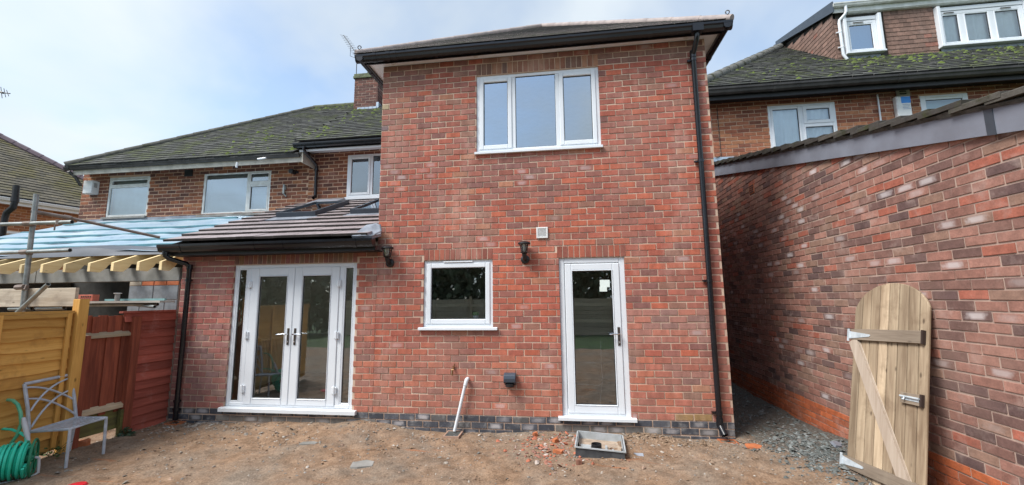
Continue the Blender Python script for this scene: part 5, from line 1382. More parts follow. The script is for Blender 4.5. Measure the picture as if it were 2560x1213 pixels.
it += brick_items(guo, guu, vz, gun, 0, G0 - ylo, 0.13 - 6 * 0.0775, 6, 0.0775, 0.245, [], gcol_, joint=0.011, bed=0.010, proud=0.0)
pieces(gw, 'brick', 'brickwork', it, M['gbrick_o'], M['gbrick_a'], 300, vis=lambda p: p.z < gtop(p.y) - 0.01)
m_ = MB()
for i in range(4):
    for j in range(4):
        pass
m_.box(GX - 0.004, GX + 0.02, 1.80, 1.985, 3.33, 3.49)
ab = m_.build('air_brick', M['terracotta'], gar)
m_ = MB()
for i in range(6):
    for j in range(4): m_.box(GX - 0.0065, GX - 0.0035, 1.812 + i * 0.028, 1.832 + i * 0.028, 3.342 + j * 0.036, 3.366 + j * 0.036)
m_.build('vent_hole', M['seal'], ab)
sd = Vector((0, -1, -0.2409)).normalized()       # down the rake, towards the viewer
up_ = Vector((0, -sd.z, sd.y)) * -1
up_ = Vector((0, 0.2409 * -1 / math.sqrt(1 + 0.2409 ** 2), 1 / math.sqrt(1 + 0.2409 ** 2)))
def rake(y, h, x): return Vector((x, y, gtop(y) + h))
m_ = MB()
for ya, yb in ((3.60, -2.235), (-2.245, ylo)):
    m_.prism([rake(ya, -0.004, GX - 0.035), rake(ya, 0.20, GX - 0.035), rake(ya, 0.20, GX - 0.002), rake(ya, -0.004, GX - 0.002)], rake(ya, 0, 0), rake(yb, 0, 0))
fa = m_.build('bargeboard', M['fascia'], gar)
m_ = MB(); m_.prism([rake(-2.21, -0.008, GX - 0.041), rake(-2.21, 0.20, GX - 0.041), rake(-2.21, 0.20, GX - 0.034), rake(-2.21, -0.008, GX - 0.034)], rake(-2.21, 0, 0), rake(-2.275, 0, 0)); m_.build('joint_cover', M['skyframe'], fa)
m_ = MB(); m_.prism([rake(3.65, 0.20, GX - 0.02), rake(3.65, 0.235, GX - 0.02), rake(3.65, 0.235, 6.0), rake(3.65, 0.20, 6.0)], rake(3.65, 0, 0), rake(ylo, 0, 0))
groof = m_.build('roof', M['felt'], gar)
it = []
gg = 0.29
for k in range(28):
    yc = 3.62 - k * gg
    for c_ in range(5):
        x0_ = GX - 0.085 + c_ * 0.31
        L = 0.42; tl = 0.10
        S_ = -sd; N_ = up_
        S2 = S_ * math.cos(tl) - N_ * math.sin(tl); N2 = N_ * math.cos(tl) + S_ * math.sin(tl)
        p = rake(yc, 0.222, x0_ + 0.155) + N_ * (0.002 + L / 2 * math.sin(tl) + rng.normal(0, 0.003)) + Vector((0, rng.normal(0, 0.006), 0))
        A, B, Cc = Vector((0.306, 0, 0)), S2 * L, N2 * 0.045
        A = A + S_ * rng.normal(0, 0.008) + N_ * rng.normal(0, 0.004)
        it.append((Matrix(((A.x, B.x, Cc.x, p.x), (A.y, B.y, Cc.y, p.y), (A.z, B.z, Cc.z, p.z), (0, 0, 0, 1))), pick([(0.065, 0.062, 0.056), (0.042, 0.040, 0.036), (0.095, 0.09, 0.078)], [3, 2, 1.2])))
pieces(groof, 'roof_tile', 'roof_tiling', it, M['vtile'], M['vtile_a'], 200)
# mortar bedding under the verge tiles, uneven
m_ = MB(); n = 90; vv = []
for i in range(n + 1):
    y = 3.6 + (ylo - 3.6) * i / n
    vv += [rake(y, 0.198, GX - 0.045 + rng.normal(0, 0.004)), rake(y, 0.232 + rng.normal(0, 0.006), GX - 0.062 + rng.normal(0, 0.006)), rake(y, 0.245, GX - 0.02)]
m_.add(vv, [(i * 3 + q, i * 3 + 3 + q, i * 3 + 4 + q, i * 3 + 1 + q) for i in range(n) for q in range(2)])
m_.build('verge_mortar', simple('old_verge_mortar', (0.10, 0.095, 0.085), 0.95, c2=(0.04, 0.038, 0.034), scale=14, bump=0.8), groof)
m_ = MB(); m_.quad(rake(3.66, 0.32, GX - 0.09), rake(3.66, 0.32, 2.2), rake(3.2, 0.30, 2.2), rake(3.2, 0.30, GX - 0.09)); m_.quad((GX - 0.09, YR - 0.012, 4.44), (2.2, YR - 0.012, 4.44), (2.2, YR - 0.012, 4.60), (GX - 0.09, YR - 0.012, 4.60)); m_.build('flashing', M['flash'], gar)

# ------------------------------------------------------------------ ground
def hgt(x, y):
    h = -0.205
    h += 0.012 * math.sin(x * 2.1 + y * 1.3) + 0.010 * math.sin(x * 5.3 - y * 3.7 + 1) + 0.006 * math.sin(x * 11 + y * 9)
    if y > -1.0:
        k = max(0.0, 1 - abs(y + 0.03) / 0.55)
        h += 0.085 * k * math.exp(-((x + 4.85) / 0.55) ** 2) + 0.05 * k * math.exp(-((x + 6.2) / 0.7) ** 2) + 0.05 * k * math.exp(-((x + 1.15) / 0.45) ** 2)
        h -= 0.02 * k * math.exp(-((x + 3.5) / 0.4) ** 2)
    if x > 0.1: h += 0.05 * max(0.0, min(1.0, (x - 0.55) / 0.6)) * math.exp(-((y + 0.35) / 0.6) ** 2)
    return h
from mathutils import noise as mnoise
xs = np.concatenate([np.arange(-14, -9.0, 0.25), np.arange(-9.0, 1.3, 0.028), np.arange(1.3, 2.0, 0.2)])
ys = np.concatenate([np.arange(-9, -2.7, 0.25), np.arange(-2.7, 0.3, 0.026), np.arange(0.3, 4.6, 0.08)])
vv = []
for y in ys:
    for x in xs:
        n1 = mnoise.noise(Vector((x * 6, y * 6, 0.3))); n2 = mnoise.noise(Vector((x * 19, y * 19, 4.1)))
        vv.append((x, y, hgt(x, y) + 0.013 * n1 + 0.011 * abs(n2) * (0.4 + 0.6 * max(0.0, n1 + 0.4)) + 0.005 * mnoise.noise(Vector((x * 2.2, y * 14, 9)))))
nx2 = len(xs)
m_ = MB(); m_.add(vv, [(j * nx2 + i, j * nx2 + i + 1, (j + 1) * nx2 + i + 1, (j + 1) * nx2 + i) for j in range(len(ys) - 1) for i in range(nx2 - 1)])
m_.build('dirt_ground', M['dirt'], smooth=True, kind='structure')
m_ = MB(); m_.quad((-300, -300, -0.42), (300, -300, -0.42), (300, 300, -0.42), (-300, 300, -0.42)); m_.build('ground', M['grass'], kind='structure')
m_ = MB(); m_.quad((-14, -16, -0.30), (6, -16, -0.30), (6, -6.6, -0.24), (-14, -6.6, -0.24)); m_.build('lawn', M['grass'], kind='structure')

# loose gravel
ICO = [(0, 0, 1), (0.9, 0, 0.15), (0.28, 0.85, 0.2), (-0.72, 0.52, 0.1), (-0.72, -0.52, 0.2), (0.28, -0.85, 0.12), (0, 0, -0.6)]
ICF = [(0, 1, 2), (0, 2, 3), (0, 3, 4), (0, 4, 5), (0, 5, 1), (6, 2, 1), (6, 3, 2), (6, 4, 3), (6, 5, 4), (6, 1, 5)]
def gravel(name, n, place, label, cat):
    V, Fc, C_ = [], [], []
    k = 0
    for _ in range(n):
        q = place()
        if q is None: continue
        x, y, s, c = q
        z = hgt(x, y) + s * 0.12
        a = rng.uniform(0, 6.28); sx, sy, sz = s * rng.uniform(0.7, 1.4), s * rng.uniform(0.5, 1.0), s * rng.uniform(0.25, 0.7)
        tx, ty = rng.normal(0, 0.25), rng.normal(0, 0.25)
        for p in ICO:
            u, v, w = p[0] * sx * rng.uniform(0.75, 1.25), p[1] * sy * rng.uniform(0.75, 1.25), p[2] * sz
            V.append((x + u * math.cos(a) - v * math.sin(a), y + u * math.sin(a) + v * math.cos(a), z + w + u * tx + v * ty))
            C_.append((*c, 1.0))
        Fc.extend([tuple(i + k for i in f) for f in ICF]); k += len(ICO)
    me = bpy.data.meshes.new(name); me.from_pydata(V, [], Fc); me.materials.append(M['stone_a'])
    ca = me.color_attributes.new('Col', 'FLOAT_COLOR', 'POINT'); ca.data.foreach_set('color', np.array(C_, dtype=np.float32).ravel())
    o = bpy.data.objects.new(name, me); col.objects.link(o); tag(o, label, cat, kind='stuff')
STC = [(0.33, 0.29, 0.25), (0.22, 0.20, 0.175), (0.42, 0.38, 0.33), (0.16, 0.165, 0.16), (0.30, 0.19, 0.13), (0.50, 0.47, 0.43)]
SLC = [(0.12, 0.135, 0.13), (0.085, 0.095, 0.09), (0.18, 0.195, 0.19), (0.26, 0.28, 0.28), (0.14, 0.12, 0.11)]
def pl_yard():
    x = rng.uniform(-8.0, 0.7)
    y = -abs(rng.normal(0, 0.55)) - 0.02 if rng.random() < 0.6 else rng.uniform(-2.6, 0)
    s = float(np.clip(rng.lognormal(-4.95, 0.6), 0.003, 0.03))
    return x, y, s, pick(STC, [3, 3, 1.6, 2, 3, 0.8])
gravel('gravel', 6500, pl_yard, 'loose stones and grit strewn over the bare dirt', 'gravel')
def pl_slate():
    if rng.random() < 0.55:
        x = rng.normal(0.72, 0.26); y = rng.normal(-0.45, 0.42)
    else:
        x = rng.uniform(0.02, 1.2); y = rng.uniform(-0.2, 4.2)
    if x > 1.22 or x < -0.1: return None
    if x < 0.02 and y > -0.02: return None
    s = float(np.clip(rng.lognormal(-4.2, 0.5), 0.006, 0.05))
    return x, y, s, pick(SLC, [3, 3, 2, 1.1, 1])
gravel('slate_rubble', 3200, pl_slate, 'grey slate chippings along the side passage and the garage wall', 'rubble')
def pl_brick():
    x = rng.normal(-2.2, 0.28); y = rng.normal(-0.5, 0.28)
    if y > -0.03: return None
    s = float(np.clip(rng.lognormal(-4.2, 0.55), 0.006, 0.04))
    return x, y, s, pick([(0.42, 0.12, 0.06), (0.30, 0.13, 0.09), (0.36, 0.29, 0.25), (0.45, 0.42, 0.38), (0.25, 0.13, 0.10)], [2.5, 2, 1.5, 1, 2])
gravel('brick_rubble', 520, pl_brick, 'crumbled red brick and mortar beside the open plastic chamber', 'rubble')
def pl_clod():
    x = rng.uniform(-8.0, 0.9); y = -abs(rng.normal(0, 0.7)) - 0.02
    if mnoise.noise(Vector((x * 1.3, y * 1.6, 2))) < -0.05: return None
    s = float(np.clip(rng.lognormal(-4.85, 0.5), 0.004, 0.028))
    return x, y, s, pick([(0.24, 0.16, 0.105), (0.18, 0.12, 0.078), (0.30, 0.215, 0.145), (0.21, 0.165, 0.13)], [3, 2.5, 1.5, 1])
gravel('soil_clods', 5200, pl_clod, 'crumbs and clods of brown soil scattered over the yard', 'soil')
def pl_pan():
    x = rng.uniform(-1.9, -1.47); y = rng.uniform(-0.72, -0.27)
    return x, y, float(rng.uniform(0.006, 0.02)), pick(STC, [3, 3, 1.6, 2, 3, 0.8])
def pl_heap():
    x = rng.choice([rng.normal(-1.0, 0.25), rng.normal(-0.6, 0.25), rng.normal(-7.3, 0.3)]); y = -abs(rng.normal(0.14, 0.14)) - 0.03
    if x < -7.7: return None
    s = float(np.clip(rng.lognormal(-4.2, 0.5), 0.006, 0.035))
    c = pick([(0.26, 0.18, 0.12), (0.19, 0.13, 0.085), (0.32, 0.24, 0.17)], [3, 2, 1]) if x > -3 else pick(STC, [2, 2, 2, 1, 2, 1])
    return x, y, s, c
gravel('clod_rubble', 520, pl_heap, 'lumps of dug soil and stones heaped along the foot of the house wall', 'rubble')

def shard(name, label, cat, x, y, sx, sy, sz, rot, mat, group=None, tilt=(0.1, 0.05), poly=None):
    poly = poly or [(-0.5, -0.35), (-0.2, -0.5), (0.4, -0.45), (0.5, 0.1), (0.2, 0.5), (-0.4, 0.42)]
    Mx = Matrix.Translation((x, y, hgt(x, y) + sz * 0.45)) @ Matrix.Rotation(rot, 4, 'Z') @ Matrix.Rotation(tilt[0], 4, 'X') @ Matrix.Rotation(tilt[1], 4, 'Y')
    m_ = MB(); n = len(poly)
    V = [Mx @ Vector((p[0] * sx, p[1] * sy, -sz / 2)) for p in poly] + [Mx @ Vector((p[0] * sx * 0.94, p[1] * sy * 0.94, sz / 2 + sz * 0.2 * math.sin(i * 2.3))) for i, p in enumerate(poly)]
    m_.add(V, [tuple(range(n - 1, -1, -1)), tuple(range(n, 2 * n))] + [(k, (k + 1) % n, n + (k + 1) % n, n + k) for k in range(n)])
    return m_.build(name, mat, label=label, cat=cat, group=group)
shard('tile_shard', 'flat orange tile shard lying in the mouth of the side passage', 'tile shard', 0.11, -0.24, 0.20, 0.12, 0.018, 0.1, M['terracotta'], tilt=(0.15, 0.06))
shard('brick_fragment', 'orange brick fragment lying on its own left of the rubble by the plastic chamber', 'brick fragment', -2.46, -0.19, 0.07, 0.06, 0.05, 0.4, M['terracotta'], 'broken bits of orange brick')
shard('brick_fragment', 'orange brick fragment at the back of the rubble beside the plastic chamber', 'brick fragment', -2.20, -0.33, 0.085, 0.06, 0.045, 0.9, M['terracotta'], 'broken bits of orange brick')
shard('brick_fragment', 'long orange brick sliver at the front of the rubble beside the plastic chamber', 'brick fragment', -2.16, -0.68, 0.12, 0.05, 0.04, -0.3, M['terracotta'], 'broken bits of orange brick')
shard('brick_fragment', 'dull brown brick lump in front of the plastic chamber', 'brick fragment', -1.93, -1.02, 0.07, 0.06, 0.05, 0.2, simple('dull_brick_lump', (0.26, 0.12, 0.08), 0.9), 'broken bits of orange brick')
shard('brick_fragment', 'orange brick lump by the fence behind the metal chair', 'brick fragment', -7.98, -1.06, 0.13, 0.11, 0.07, 0.5, M['terracotta'], 'broken bits of orange brick')
shard('slate_shard', 'pale pointed slate shard just right of the plastic chamber', 'slate shard', -1.26, -0.66, 0.13, 0.08, 0.02, -0.5, M['lead'], tilt=(0.5, 0.1), poly=[(-0.5, 0.0), (0.1, -0.45), (0.5, -0.4), (0.3, 0.4)])
shard('slate_shard', 'large pale slate shard among the grey chippings against the garage wall', 'slate shard', 0.98, -0.30, 0.14, 0.10, 0.03, 0.3, M['lead'], tilt=(0.4, 0.2))
shard('cement_lump', 'flat pale cement lump set in the middle of the bare dirt', 'cement', -4.22, -1.27, 0.26, 0.17, 0.02, 0.5, M['concrete'], tilt=(0.06, 0.03))
shard('cement_lump', 'low grey cement smear on the dirt in front of the glazed double doors', 'cement', -5.20, -0.72, 0.22, 0.09, 0.018, 0.2, M['concrete'], tilt=(0.05, 0.03))

# ------------------------------------------------------------------ fittings along the wall
def lamp(x, z, label):
    t_ = thing('wall_light', label, 'wall light', (x, 0, z), 'black lantern lights on the brick wall')
    L = lambda p: (x + p[0], p[1], z + p[2])
    m_ = MB(); m_.lathe([(0.062, 0), (0.060, 0.018), (0.045, 0.03), (0.0, 0.034)], Matrix.Translation(L((0.0, -0.008, 0.0))) @ Matrix.Rotation(R(90), 4, 'X'), 18); m_.build('backplate', M['blackmatt'], t_, smooth=True)
    m_ = MB(); m_.tube([L((0, -0.03, 0)), L((0, -0.07, 0.005)), L((0, -0.10, 0.03)), L((0, -0.11, 0.07))], [0.026, 0.028, 0.030, 0.034], 12); m_.build('arm', M['blackmatt'], t_, smooth=True)
    m_ = MB(); m_.lathe([(0.034, 0.07), (0.05, 0.085), (0.052, 0.09), (0.03, 0.092)], Matrix.Translation(L((0, -0.115, 0))), 14); m_.build('lamp_base', M['blackmatt'], t_, smooth=True)
    for a in (-0.9, -0.35, 0.35, 0.9, 2.4, 3.9):
        m_ = MB(); sx_, sy_ = math.sin(a), -math.cos(a)
        m_.tube([L((0.045 * sx_, -0.115 + 0.045 * sy_, 0.085)), L((0.072 * sx_, -0.115 + 0.072 * sy_, 0.205))], 0.0055, 6); m_.build('cage_bar', M['blackmatt'], t_)
    m_ = MB(); m_.lathe([(0.036, 0.092), (0.058, 0.20), (0.056, 0.201), (0.034, 0.093)], Matrix.Translation(L((0, -0.115, 0))), 14); m_.build('lamp_glass', M['lampglass'], t_, smooth=True)
    m_ = MB(); m_.lathe([(0.012, 0.093), (0.022, 0.10), (0.030, 0.15), (0.026, 0.185), (0.006, 0.19)], Matrix.Translation(L((0, -0.115, 0))), 14); m_.build('bulb', M['bulb'], t_, smooth=True)
    m_ = MB(); m_.lathe([(0.078, 0.195), (0.088, 0.203), (0.086, 0.215), (0.06, 0.232), (0.02, 0.241), (0.001, 0.242)], Matrix.Translation(L((0, -0.115, 0))), 20); m_.build('lamp_cap', M['blackmatt'], t_, smooth=True)
lamp(-4.535, 2.075, 'black lantern wall light by the end of the lean-to gutter')
lamp(-2.572, 2.085, 'black lantern wall light between the kitchen window and the glazed back door')
ve = thing('wall_vent', 'square white louvred vent on the brick wall above the black lantern light', 'vent', (-2.33, 0, 2.45))
m_ = MB(); ring(m_, -2.408, -2.249, 2.372, 2.528, 0.022, -0.022, -0.004, 0.005); m_.build('vent_frame', M['vent_w'], ve)
for k in range(9):
    z = 2.398 + k * 0.0125
    m_ = MB(); m_.add([(-2.386, -0.006, z + 0.010), (-2.271, -0.006, z + 0.010), (-2.271, -0.019, z), (-2.386, -0.019, z)], [(0, 1, 2, 3)]); m_.add([(-2.386, -0.019, z), (-2.271, -0.019, z), (-2.271, -0.019, z - 0.003), (-2.386, -0.019, z - 0.003)], [(0, 3, 2, 1)]); m_.build('louvre', M['vent_w'], ve)
fe = thing('boiler_flue', 'dark grey plastic flue hood on the brick wall left of the glazed back door', 'flue', (-2.795, 0, 0.48))
m_ = MB()
pf = [(-0.007, 0.40), (-0.007, 0.565), (-0.06, 0.562), (-0.095, 0.54), (-0.105, 0.50), (-0.10, 0.455), (-0.085, 0.44), (-0.05, 0.43)]
m_.prism([(-2.875, y, z) for y, z in pf], (-2.875, 0, 0), (-2.717, 0, 0)); m_.build('hood', M['flue'], fe, bevel=0.006)
m_ = MB(); m_.lathe([(0.06, 0.0), (0.06, 0.03), (0.05, 0.034)], Matrix.Translation((-2.796, -0.055, 0.394)), 14); m_.build('outlet', M['blackmatt'], fe, smooth=True)
tp_ = thing('garden_tap', 'small brass outdoor tap on the brick wall below the kitchen window', 'tap', (-3.58, 0, 0.6))
m_ = MB(); m_.tube([(-3.578, -0.005, 0.625), (-3.578, -0.035, 0.62), (-3.58, -0.06, 0.59), (-3.582, -0.06, 0.545)], [0.012, 0.012, 0.013, 0.010], 8); m_.box(-3.592, -3.568, -0.02, -0.006, 0.61, 0.64); m_.build('tap_body', M['brass'], tp_, smooth=True)
m_ = MB(); m_.tube([(-3.60, -0.065, 0.60), (-3.56, -0.065, 0.60)], 0.006, 6); m_.tube([(-3.582, -0.062, 0.55), (-3.584, -0.065, 0.525)], 0.014, 8); m_.tube([(-3.566, -0.02, 0.64), (-3.562, -0.02, 0.672)], 0.007, 6); m_.build('tap_handle', M['brass'], tp_, smooth=True)
wp = thing('waste_pipe', 'white plastic waste pipe slanting down the wall into the drain grid', 'pipe', (-3.45, -0.05, -0.19))
m_ = MB(); m_.tube([(-3.392, -0.055, 0.455), (-3.54, -0.075, -0.185)], 0.0215, 14); m_.build('pipe', M['white'], wp, smooth=True)
m_ = MB(); m_.tube([(-3.383, 0.0, 0.472), (-3.383, -0.035, 0.472), (-3.386, -0.052, 0.466), (-3.390, -0.056, 0.448), (-3.401, -0.059, 0.40)], 0.0265, 14); m_.build('pipe_elbow', M['white'], wp, smooth=True)
# drain gullies
def gully(x0, x1, y0, y1, z, label, slats, skew=0.0, matf='terracotta'):
    t_ = thing('drain_gully', label, 'drain', ((x0 + x1) / 2, (y0 + y1) / 2, z), 'drain gullies at the foot of the wall')
    Mx = Matrix.Translation(((x0 + x1) / 2, (y0 + y1) / 2, z)) @ Matrix.Rotation(skew, 4, 'Z')
    w, h = (x1 - x0) / 2, (y1 - y0) / 2
    m_ = MB(); b = 0.018
    m_.box(-w, -w + b, -h, h, -0.10, 0.03, Mx); m_.box(w - b, w, -h, h, -0.10, 0.03, Mx); m_.box(-w + b, w - b, -h, -h + b, -0.10, 0.03, Mx); m_.box(-w + b, w - b, h - b, h, -0.10, 0.03, Mx)
    m_.build('gully_rim', M[matf], t_)
    m_ = MB(); m_.box(-w + b, w - b, -h + b, h - b, -0.08, 0.012, Mx); m_.build('gully_sump', M['seal'], t_)
    for k in range(slats):
        x = -w + b + (k + 0.5) * (2 * w - 2 * b) / slats
        m_ = MB(); m_.box(x - 0.005, x + 0.005, -h + b, h - b, 0.013, 0.026, Mx); m_.build('grid_bar', M['galv'], t_)
gully(-3.645, -3.435, -0.265, -0.02, -0.225, 'square drain grid taking the white waste pipe below the kitchen window', 9, matf='rim')
gully(-0.225, -0.020, -0.155, -0.012, -0.225, 'orange rimmed drain gully under the tall black downpipe at the house corner', 0, 0.0)
gully(-7.83, -7.62, -0.18, -0.012, -0.215, 'orange rimmed drain gully under the short black downpipe by the red fence', 0, 0.0)
# open plastic chamber
pn = thing('inspection_chamber', 'open square grey plastic chamber with an upright pipe stub sunk in the dirt', 'drain chamber', (-1.68, -0.5, -0.2))
Mx = Matrix.Translation((-1.685, -0.535, -0.248)) @ Matrix.Rotation(-0.07, 4, 'Z') @ Matrix.Rotation(0.045, 4, 'Y')
m_ = MB(); w, h = 0.265, 0.275
for q in ((-w, -w + 0.012, -h, h), (w - 0.012, w, -h, h), (-w + 0.012, w - 0.012, -h, -h + 0.012), (-w + 0.012, w - 0.012, h - 0.012, h)): m_.box(*q, 0.0, 0.15, Mx)
m_.build('chamber_side', M['pan'], pn)
m_ = MB()
for q in ((-w + 0.013, -w + 0.016, -h + 0.013, h - 0.013), (w - 0.016, w - 0.013, -h + 0.013, h - 0.013), (-w + 0.016, w - 0.016, h - 0.016, h - 0.013)): m_.box(*q, 0.02, 0.152, Mx)
m_.box(-w - 0.012, w + 0.012, -h - 0.012, -h + 0.004, 0.142, 0.154, Mx); m_.box(-w - 0.012, -w + 0.004, -h + 0.004, h, 0.142, 0.154, Mx); m_.box(w - 0.004, w + 0.012, -h + 0.004, h, 0.142, 0.154, Mx); m_.box(-w + 0.004, w - 0.004, h - 0.004, h + 0.012, 0.142, 0.154, Mx)
m_.build('chamber_rim', M['panin'], pn)
m_ = MB(); m_.box(-w + 0.012, w - 0.012, -h + 0.012, h - 0.012, 0.0, 0.075, Mx); m_.build('chamber_floor', M['pandirt'], pn)
m_ = MB(); pth = Mx @ Vector((-0.035, -0.11, 0.05)); m_.pipe(pth, pth + Vector((0, 0, 0.10)), 0.058, 0.008, 18); m_.build('pipe_stub', M['blackmatt'], pn, smooth=True)
m_ = MB()
for q in ((0.06, 0.085, -0.15, 0.04), (0.135, 0.155, -0.17, -0.06)): m_.box(*q, 0.07, 0.095, Mx)
m_.box(-0.22, -0.10, -0.18, 0.02, 0.07, 0.088, Mx)
m_.build('loose_liner', M['panin'], pn)
m_ = MB()
for q in ((-w + 0.017, -w + 0.03, -0.08, -0.05), (w - 0.03, w - 0.017, -0.14, -0.10)): m_.box(*q, 0.03, 0.125, Mx)
m_.build('side_slot', M['seal'], pn)

# ------------------------------------------------------------------ fences
FX = -7.972
def slatx(m_, y0, y1, z0, z1, x0=FX - 0.012, x1=FX + 0.012, tilt=0.012):
    m_.add([(x0, y0, z0), (x1, y0, z0), (x1 - tilt, y0, z1), (x0 - tilt, y0, z1), (x0, y1, z0), (x1, y1, z0), (x1 - tilt, y1, z1), (x0 - tilt, y1, z1)], [(0, 1, 2, 3), (7, 6, 5, 4), (0, 4, 5, 1), (1, 5, 6, 2), (2, 6, 7, 3), (3, 7, 4, 0)])
t_ = thing('red_slat_panel', 'red stained fence panel of overlapping horizontal slats next to the short black downpipe', 'fence panel', (FX, -0.3, -0.24))
nsl = 14; pz = (1.405 + 0.235) / nsl
for k in range(nsl):
    m_ = MB(); z = -0.235 + k * pz
    slatx(m_, -0.74 if k > 12 else -0.58, -0.004, z, z + pz + 0.015, FX - 0.008 + 0.006, FX + 0.024 + rng.normal(0, 0.001), 0.024); m_.build('slat', M['red_y'], t_)
m_ = MB(); m_.box(FX - 0.03, FX + 0.035, -0.80, -0.03, 1.408, 1.435); m_.build('capping', M['red_y'], t_)
fpst = thing('fence_post', 'red stained square fence post between the slatted and the boarded red panels', 'fence post', (FX, -0.6, -0.24), 'fence posts')
m_ = MB(); m_.bbox(-0.05, 0.05, -0.05, 0.05, 0, 1.60, 0.004, Matrix.Translation((FX + 0.015, -0.615, -0.24))); m_.build('post', M['red_z'], fpst)
t_ = thing('red_board_panel', 'red stained fence panel of upright boards with two weathered rails', 'fence panel', (FX, -0.9, -0.2))
nb = 6; y0 = -1.215; bw = (1.215 - 0.66) / nb
for k in range(nb):
    a = y0 + k * bw; m_ = MB(); zt = 1.385 + rng.normal(0, 0.006)
    m_.box(FX - 0.052 + 0.022 * (k % 2), FX - 0.034 + 0.022 * (k % 2), a + (0.008 if k % 2 else 0), a + bw + (0.0 if k % 2 else 0.012), 0.12, zt); m_.build('board', M['red_z'], t_)
for z0_, z1_ in ((1.105, 1.158), (0.165, 0.225)):
    m_ = MB(); m_.add([(FX - 0.026, -1.21, z0_), (FX + 0.03, -1.21, z0_), (FX + 0.03, -1.21, z1_ - 0.02), (FX - 0.026, -1.21, z1_ + 0.02), (FX - 0.026, -0.665, z0_), (FX + 0.03, -0.665, z0_), (FX + 0.03, -0.665, z1_ - 0.02), (FX - 0.026, -0.665, z1_ + 0.02)], [(0, 1, 2, 3), (7, 6, 5, 4), (0, 4, 5, 1), (1, 5, 6, 2), (2, 6, 7, 3), (3, 7, 4, 0)]); m_.build('rail', M['grey_rail'], t_)
m_ = MB(); m_.box(FX - 0.05, FX - 0.022, -1.21, -0.665, -0.10, 0.15); m_.build('gravel_board', M['mossboard'], t_)
m_ = MB(); m_.box(FX + 0.0, FX + 0.05, -0.70, -0.655, -0.2, 0.14); m_.build('peg', M['mossboard'], t_)
fpst = thing('fence_post', 'short red stained post leaning beside the tall ochre post', 'fence post', (FX, -1.22, -0.24), 'fence posts')
m_ = MB(); m_.bbox(-0.055, 0.045, -0.05, 0.04, 0, 1.385, 0.004, Matrix.Translation((FX + 0.01, -1.205, -0.24))); m_.build('post', M['red_z'], fpst)
fpst = thing('fence_post', 'tall ochre stained square post at the end of the ochre fence panel', 'fence post', (FX, -1.3, -0.24), 'fence posts')
m_ = MB(); m_.bbox(-0.05, 0.05, -0.05, 0.055, 0, 1.84, 0.004, Matrix.Translation((FX + 0.02, -1.295, -0.24))); m_.build('post', M['ochre_z'], fpst)
t_ = thing('ochre_fence_panel', 'ochre stained waney fence panel at the left edge behind the metal chair', 'fence panel', (FX, -2.0, -0.2))
m_ = MB(); m_.box(FX - 0.02, FX + 0.03, -3.2, -1.352, 1.43, 1.462); m_.build('capping', M['ochre'], t_)
for yy in (-1.40, -2.02):
    m_ = MB(); m_.box(FX + 0.012, FX + 0.034, yy - 0.022, yy + 0.022, -0.12, 1.43); m_.build('stile', M['ochre_z'], t_)
m_ = MB(); m_.box(FX + 0.012, FX + 0.033, -3.2, -2.044, 1.385, 1.428); m_.box(FX + 0.012, FX + 0.033, -1.998, -1.424, 1.385, 1.428); m_.build('top_rail', M['ochre'], t_)
nsl = 12
for k in range(nsl):
    z = -0.13 + k * 0.128; m_ = MB(); n = 14; vv = []
    for i in range(n + 1):
        y = -3.2 + 1.853 * i / n; wz = 0.010 * math.sin(y * 5 + k * 2.1) + 0.006 * math.sin(y * 13 + k)
        vv += [(FX - 0.012, y, z + wz), (FX + 0.010, y, z + wz), (FX - 0.010, y, z + 0.145), (FX - 0.022, y, z + 0.145)]
    m_.add(vv, [(i * 4 + q, (i + 1) * 4 + q, (i + 1) * 4 + (q + 1) % 4, i * 4 + (q + 1) % 4) for i in range(n) for q in range(4)] + [(0, 1, 2, 3), (n * 4 + 3, n * 4 + 2, n * 4 + 1, n * 4)])
    m_.build('slat', M['ochre'], t_)

# ------------------------------------------------------------------ scaffold beyond the fence
sc = thing('scaffold', 'grey tube scaffold with a timber toe board in front of the unfinished extension', 'scaffold', (-8.95, -1.2, -0.25))
SY = -1.2
m_ = MB(); m_.pipe((-8.90, SY, -0.25), (-8.995, SY, 3.0), 0.027, n=14); m_.build('standard', M['galv'], sc, smooth=True)
m_ = MB(); m_.pipe((-10.6, SY - 0.052, 2.60), (-8.30, SY - 0.052, 2.588), 0.0245, n=14); m_.build('ledger', M['galv'], sc, smooth=True)
m_ = MB(); m_.pipe((-10.6, SY - 0.052, 2.205), (-8.275, SY - 0.052, 2.221), 0.0245, n=14); m_.build('ledger', M['galv'], sc, smooth=True)
m_ = MB(); m_.pipe((-9.02, SY - 0.02, 2.765), (-8.82, -0.90, 2.722), 0.0265, n=14); m_.build('transom', M['rusty'], sc, smooth=True)
m_ = MB(); m_.pipe((-8.84, -0.93, 2.728), (-8.167, -0.2, 2.533), 0.021, n=14); m_.build('transom', M['rusty'], sc, smooth=True)
m_ = MB(); m_.pipe((-8.95, SY - 0.055, 1.43), (-8.465, SY - 0.10, 1.792), 0.025, n=14); m_.build('brace', M['galv'], sc, smooth=True)
m_ = MB(); m_.pipe((-9.25, SY + 0.06, 1.484), (-8.90, SY + 0.06, 1.488), 0.024, n=14); m_.build('putlog', M['galv'], sc, smooth=True)
m_ = MB(); m_.pipe((-8.84, SY + 0.07, 1.486), (-8.42, SY + 0.07, 1.494), 0.024, n=14); m_.build('putlog', M['galv'], sc, smooth=True)
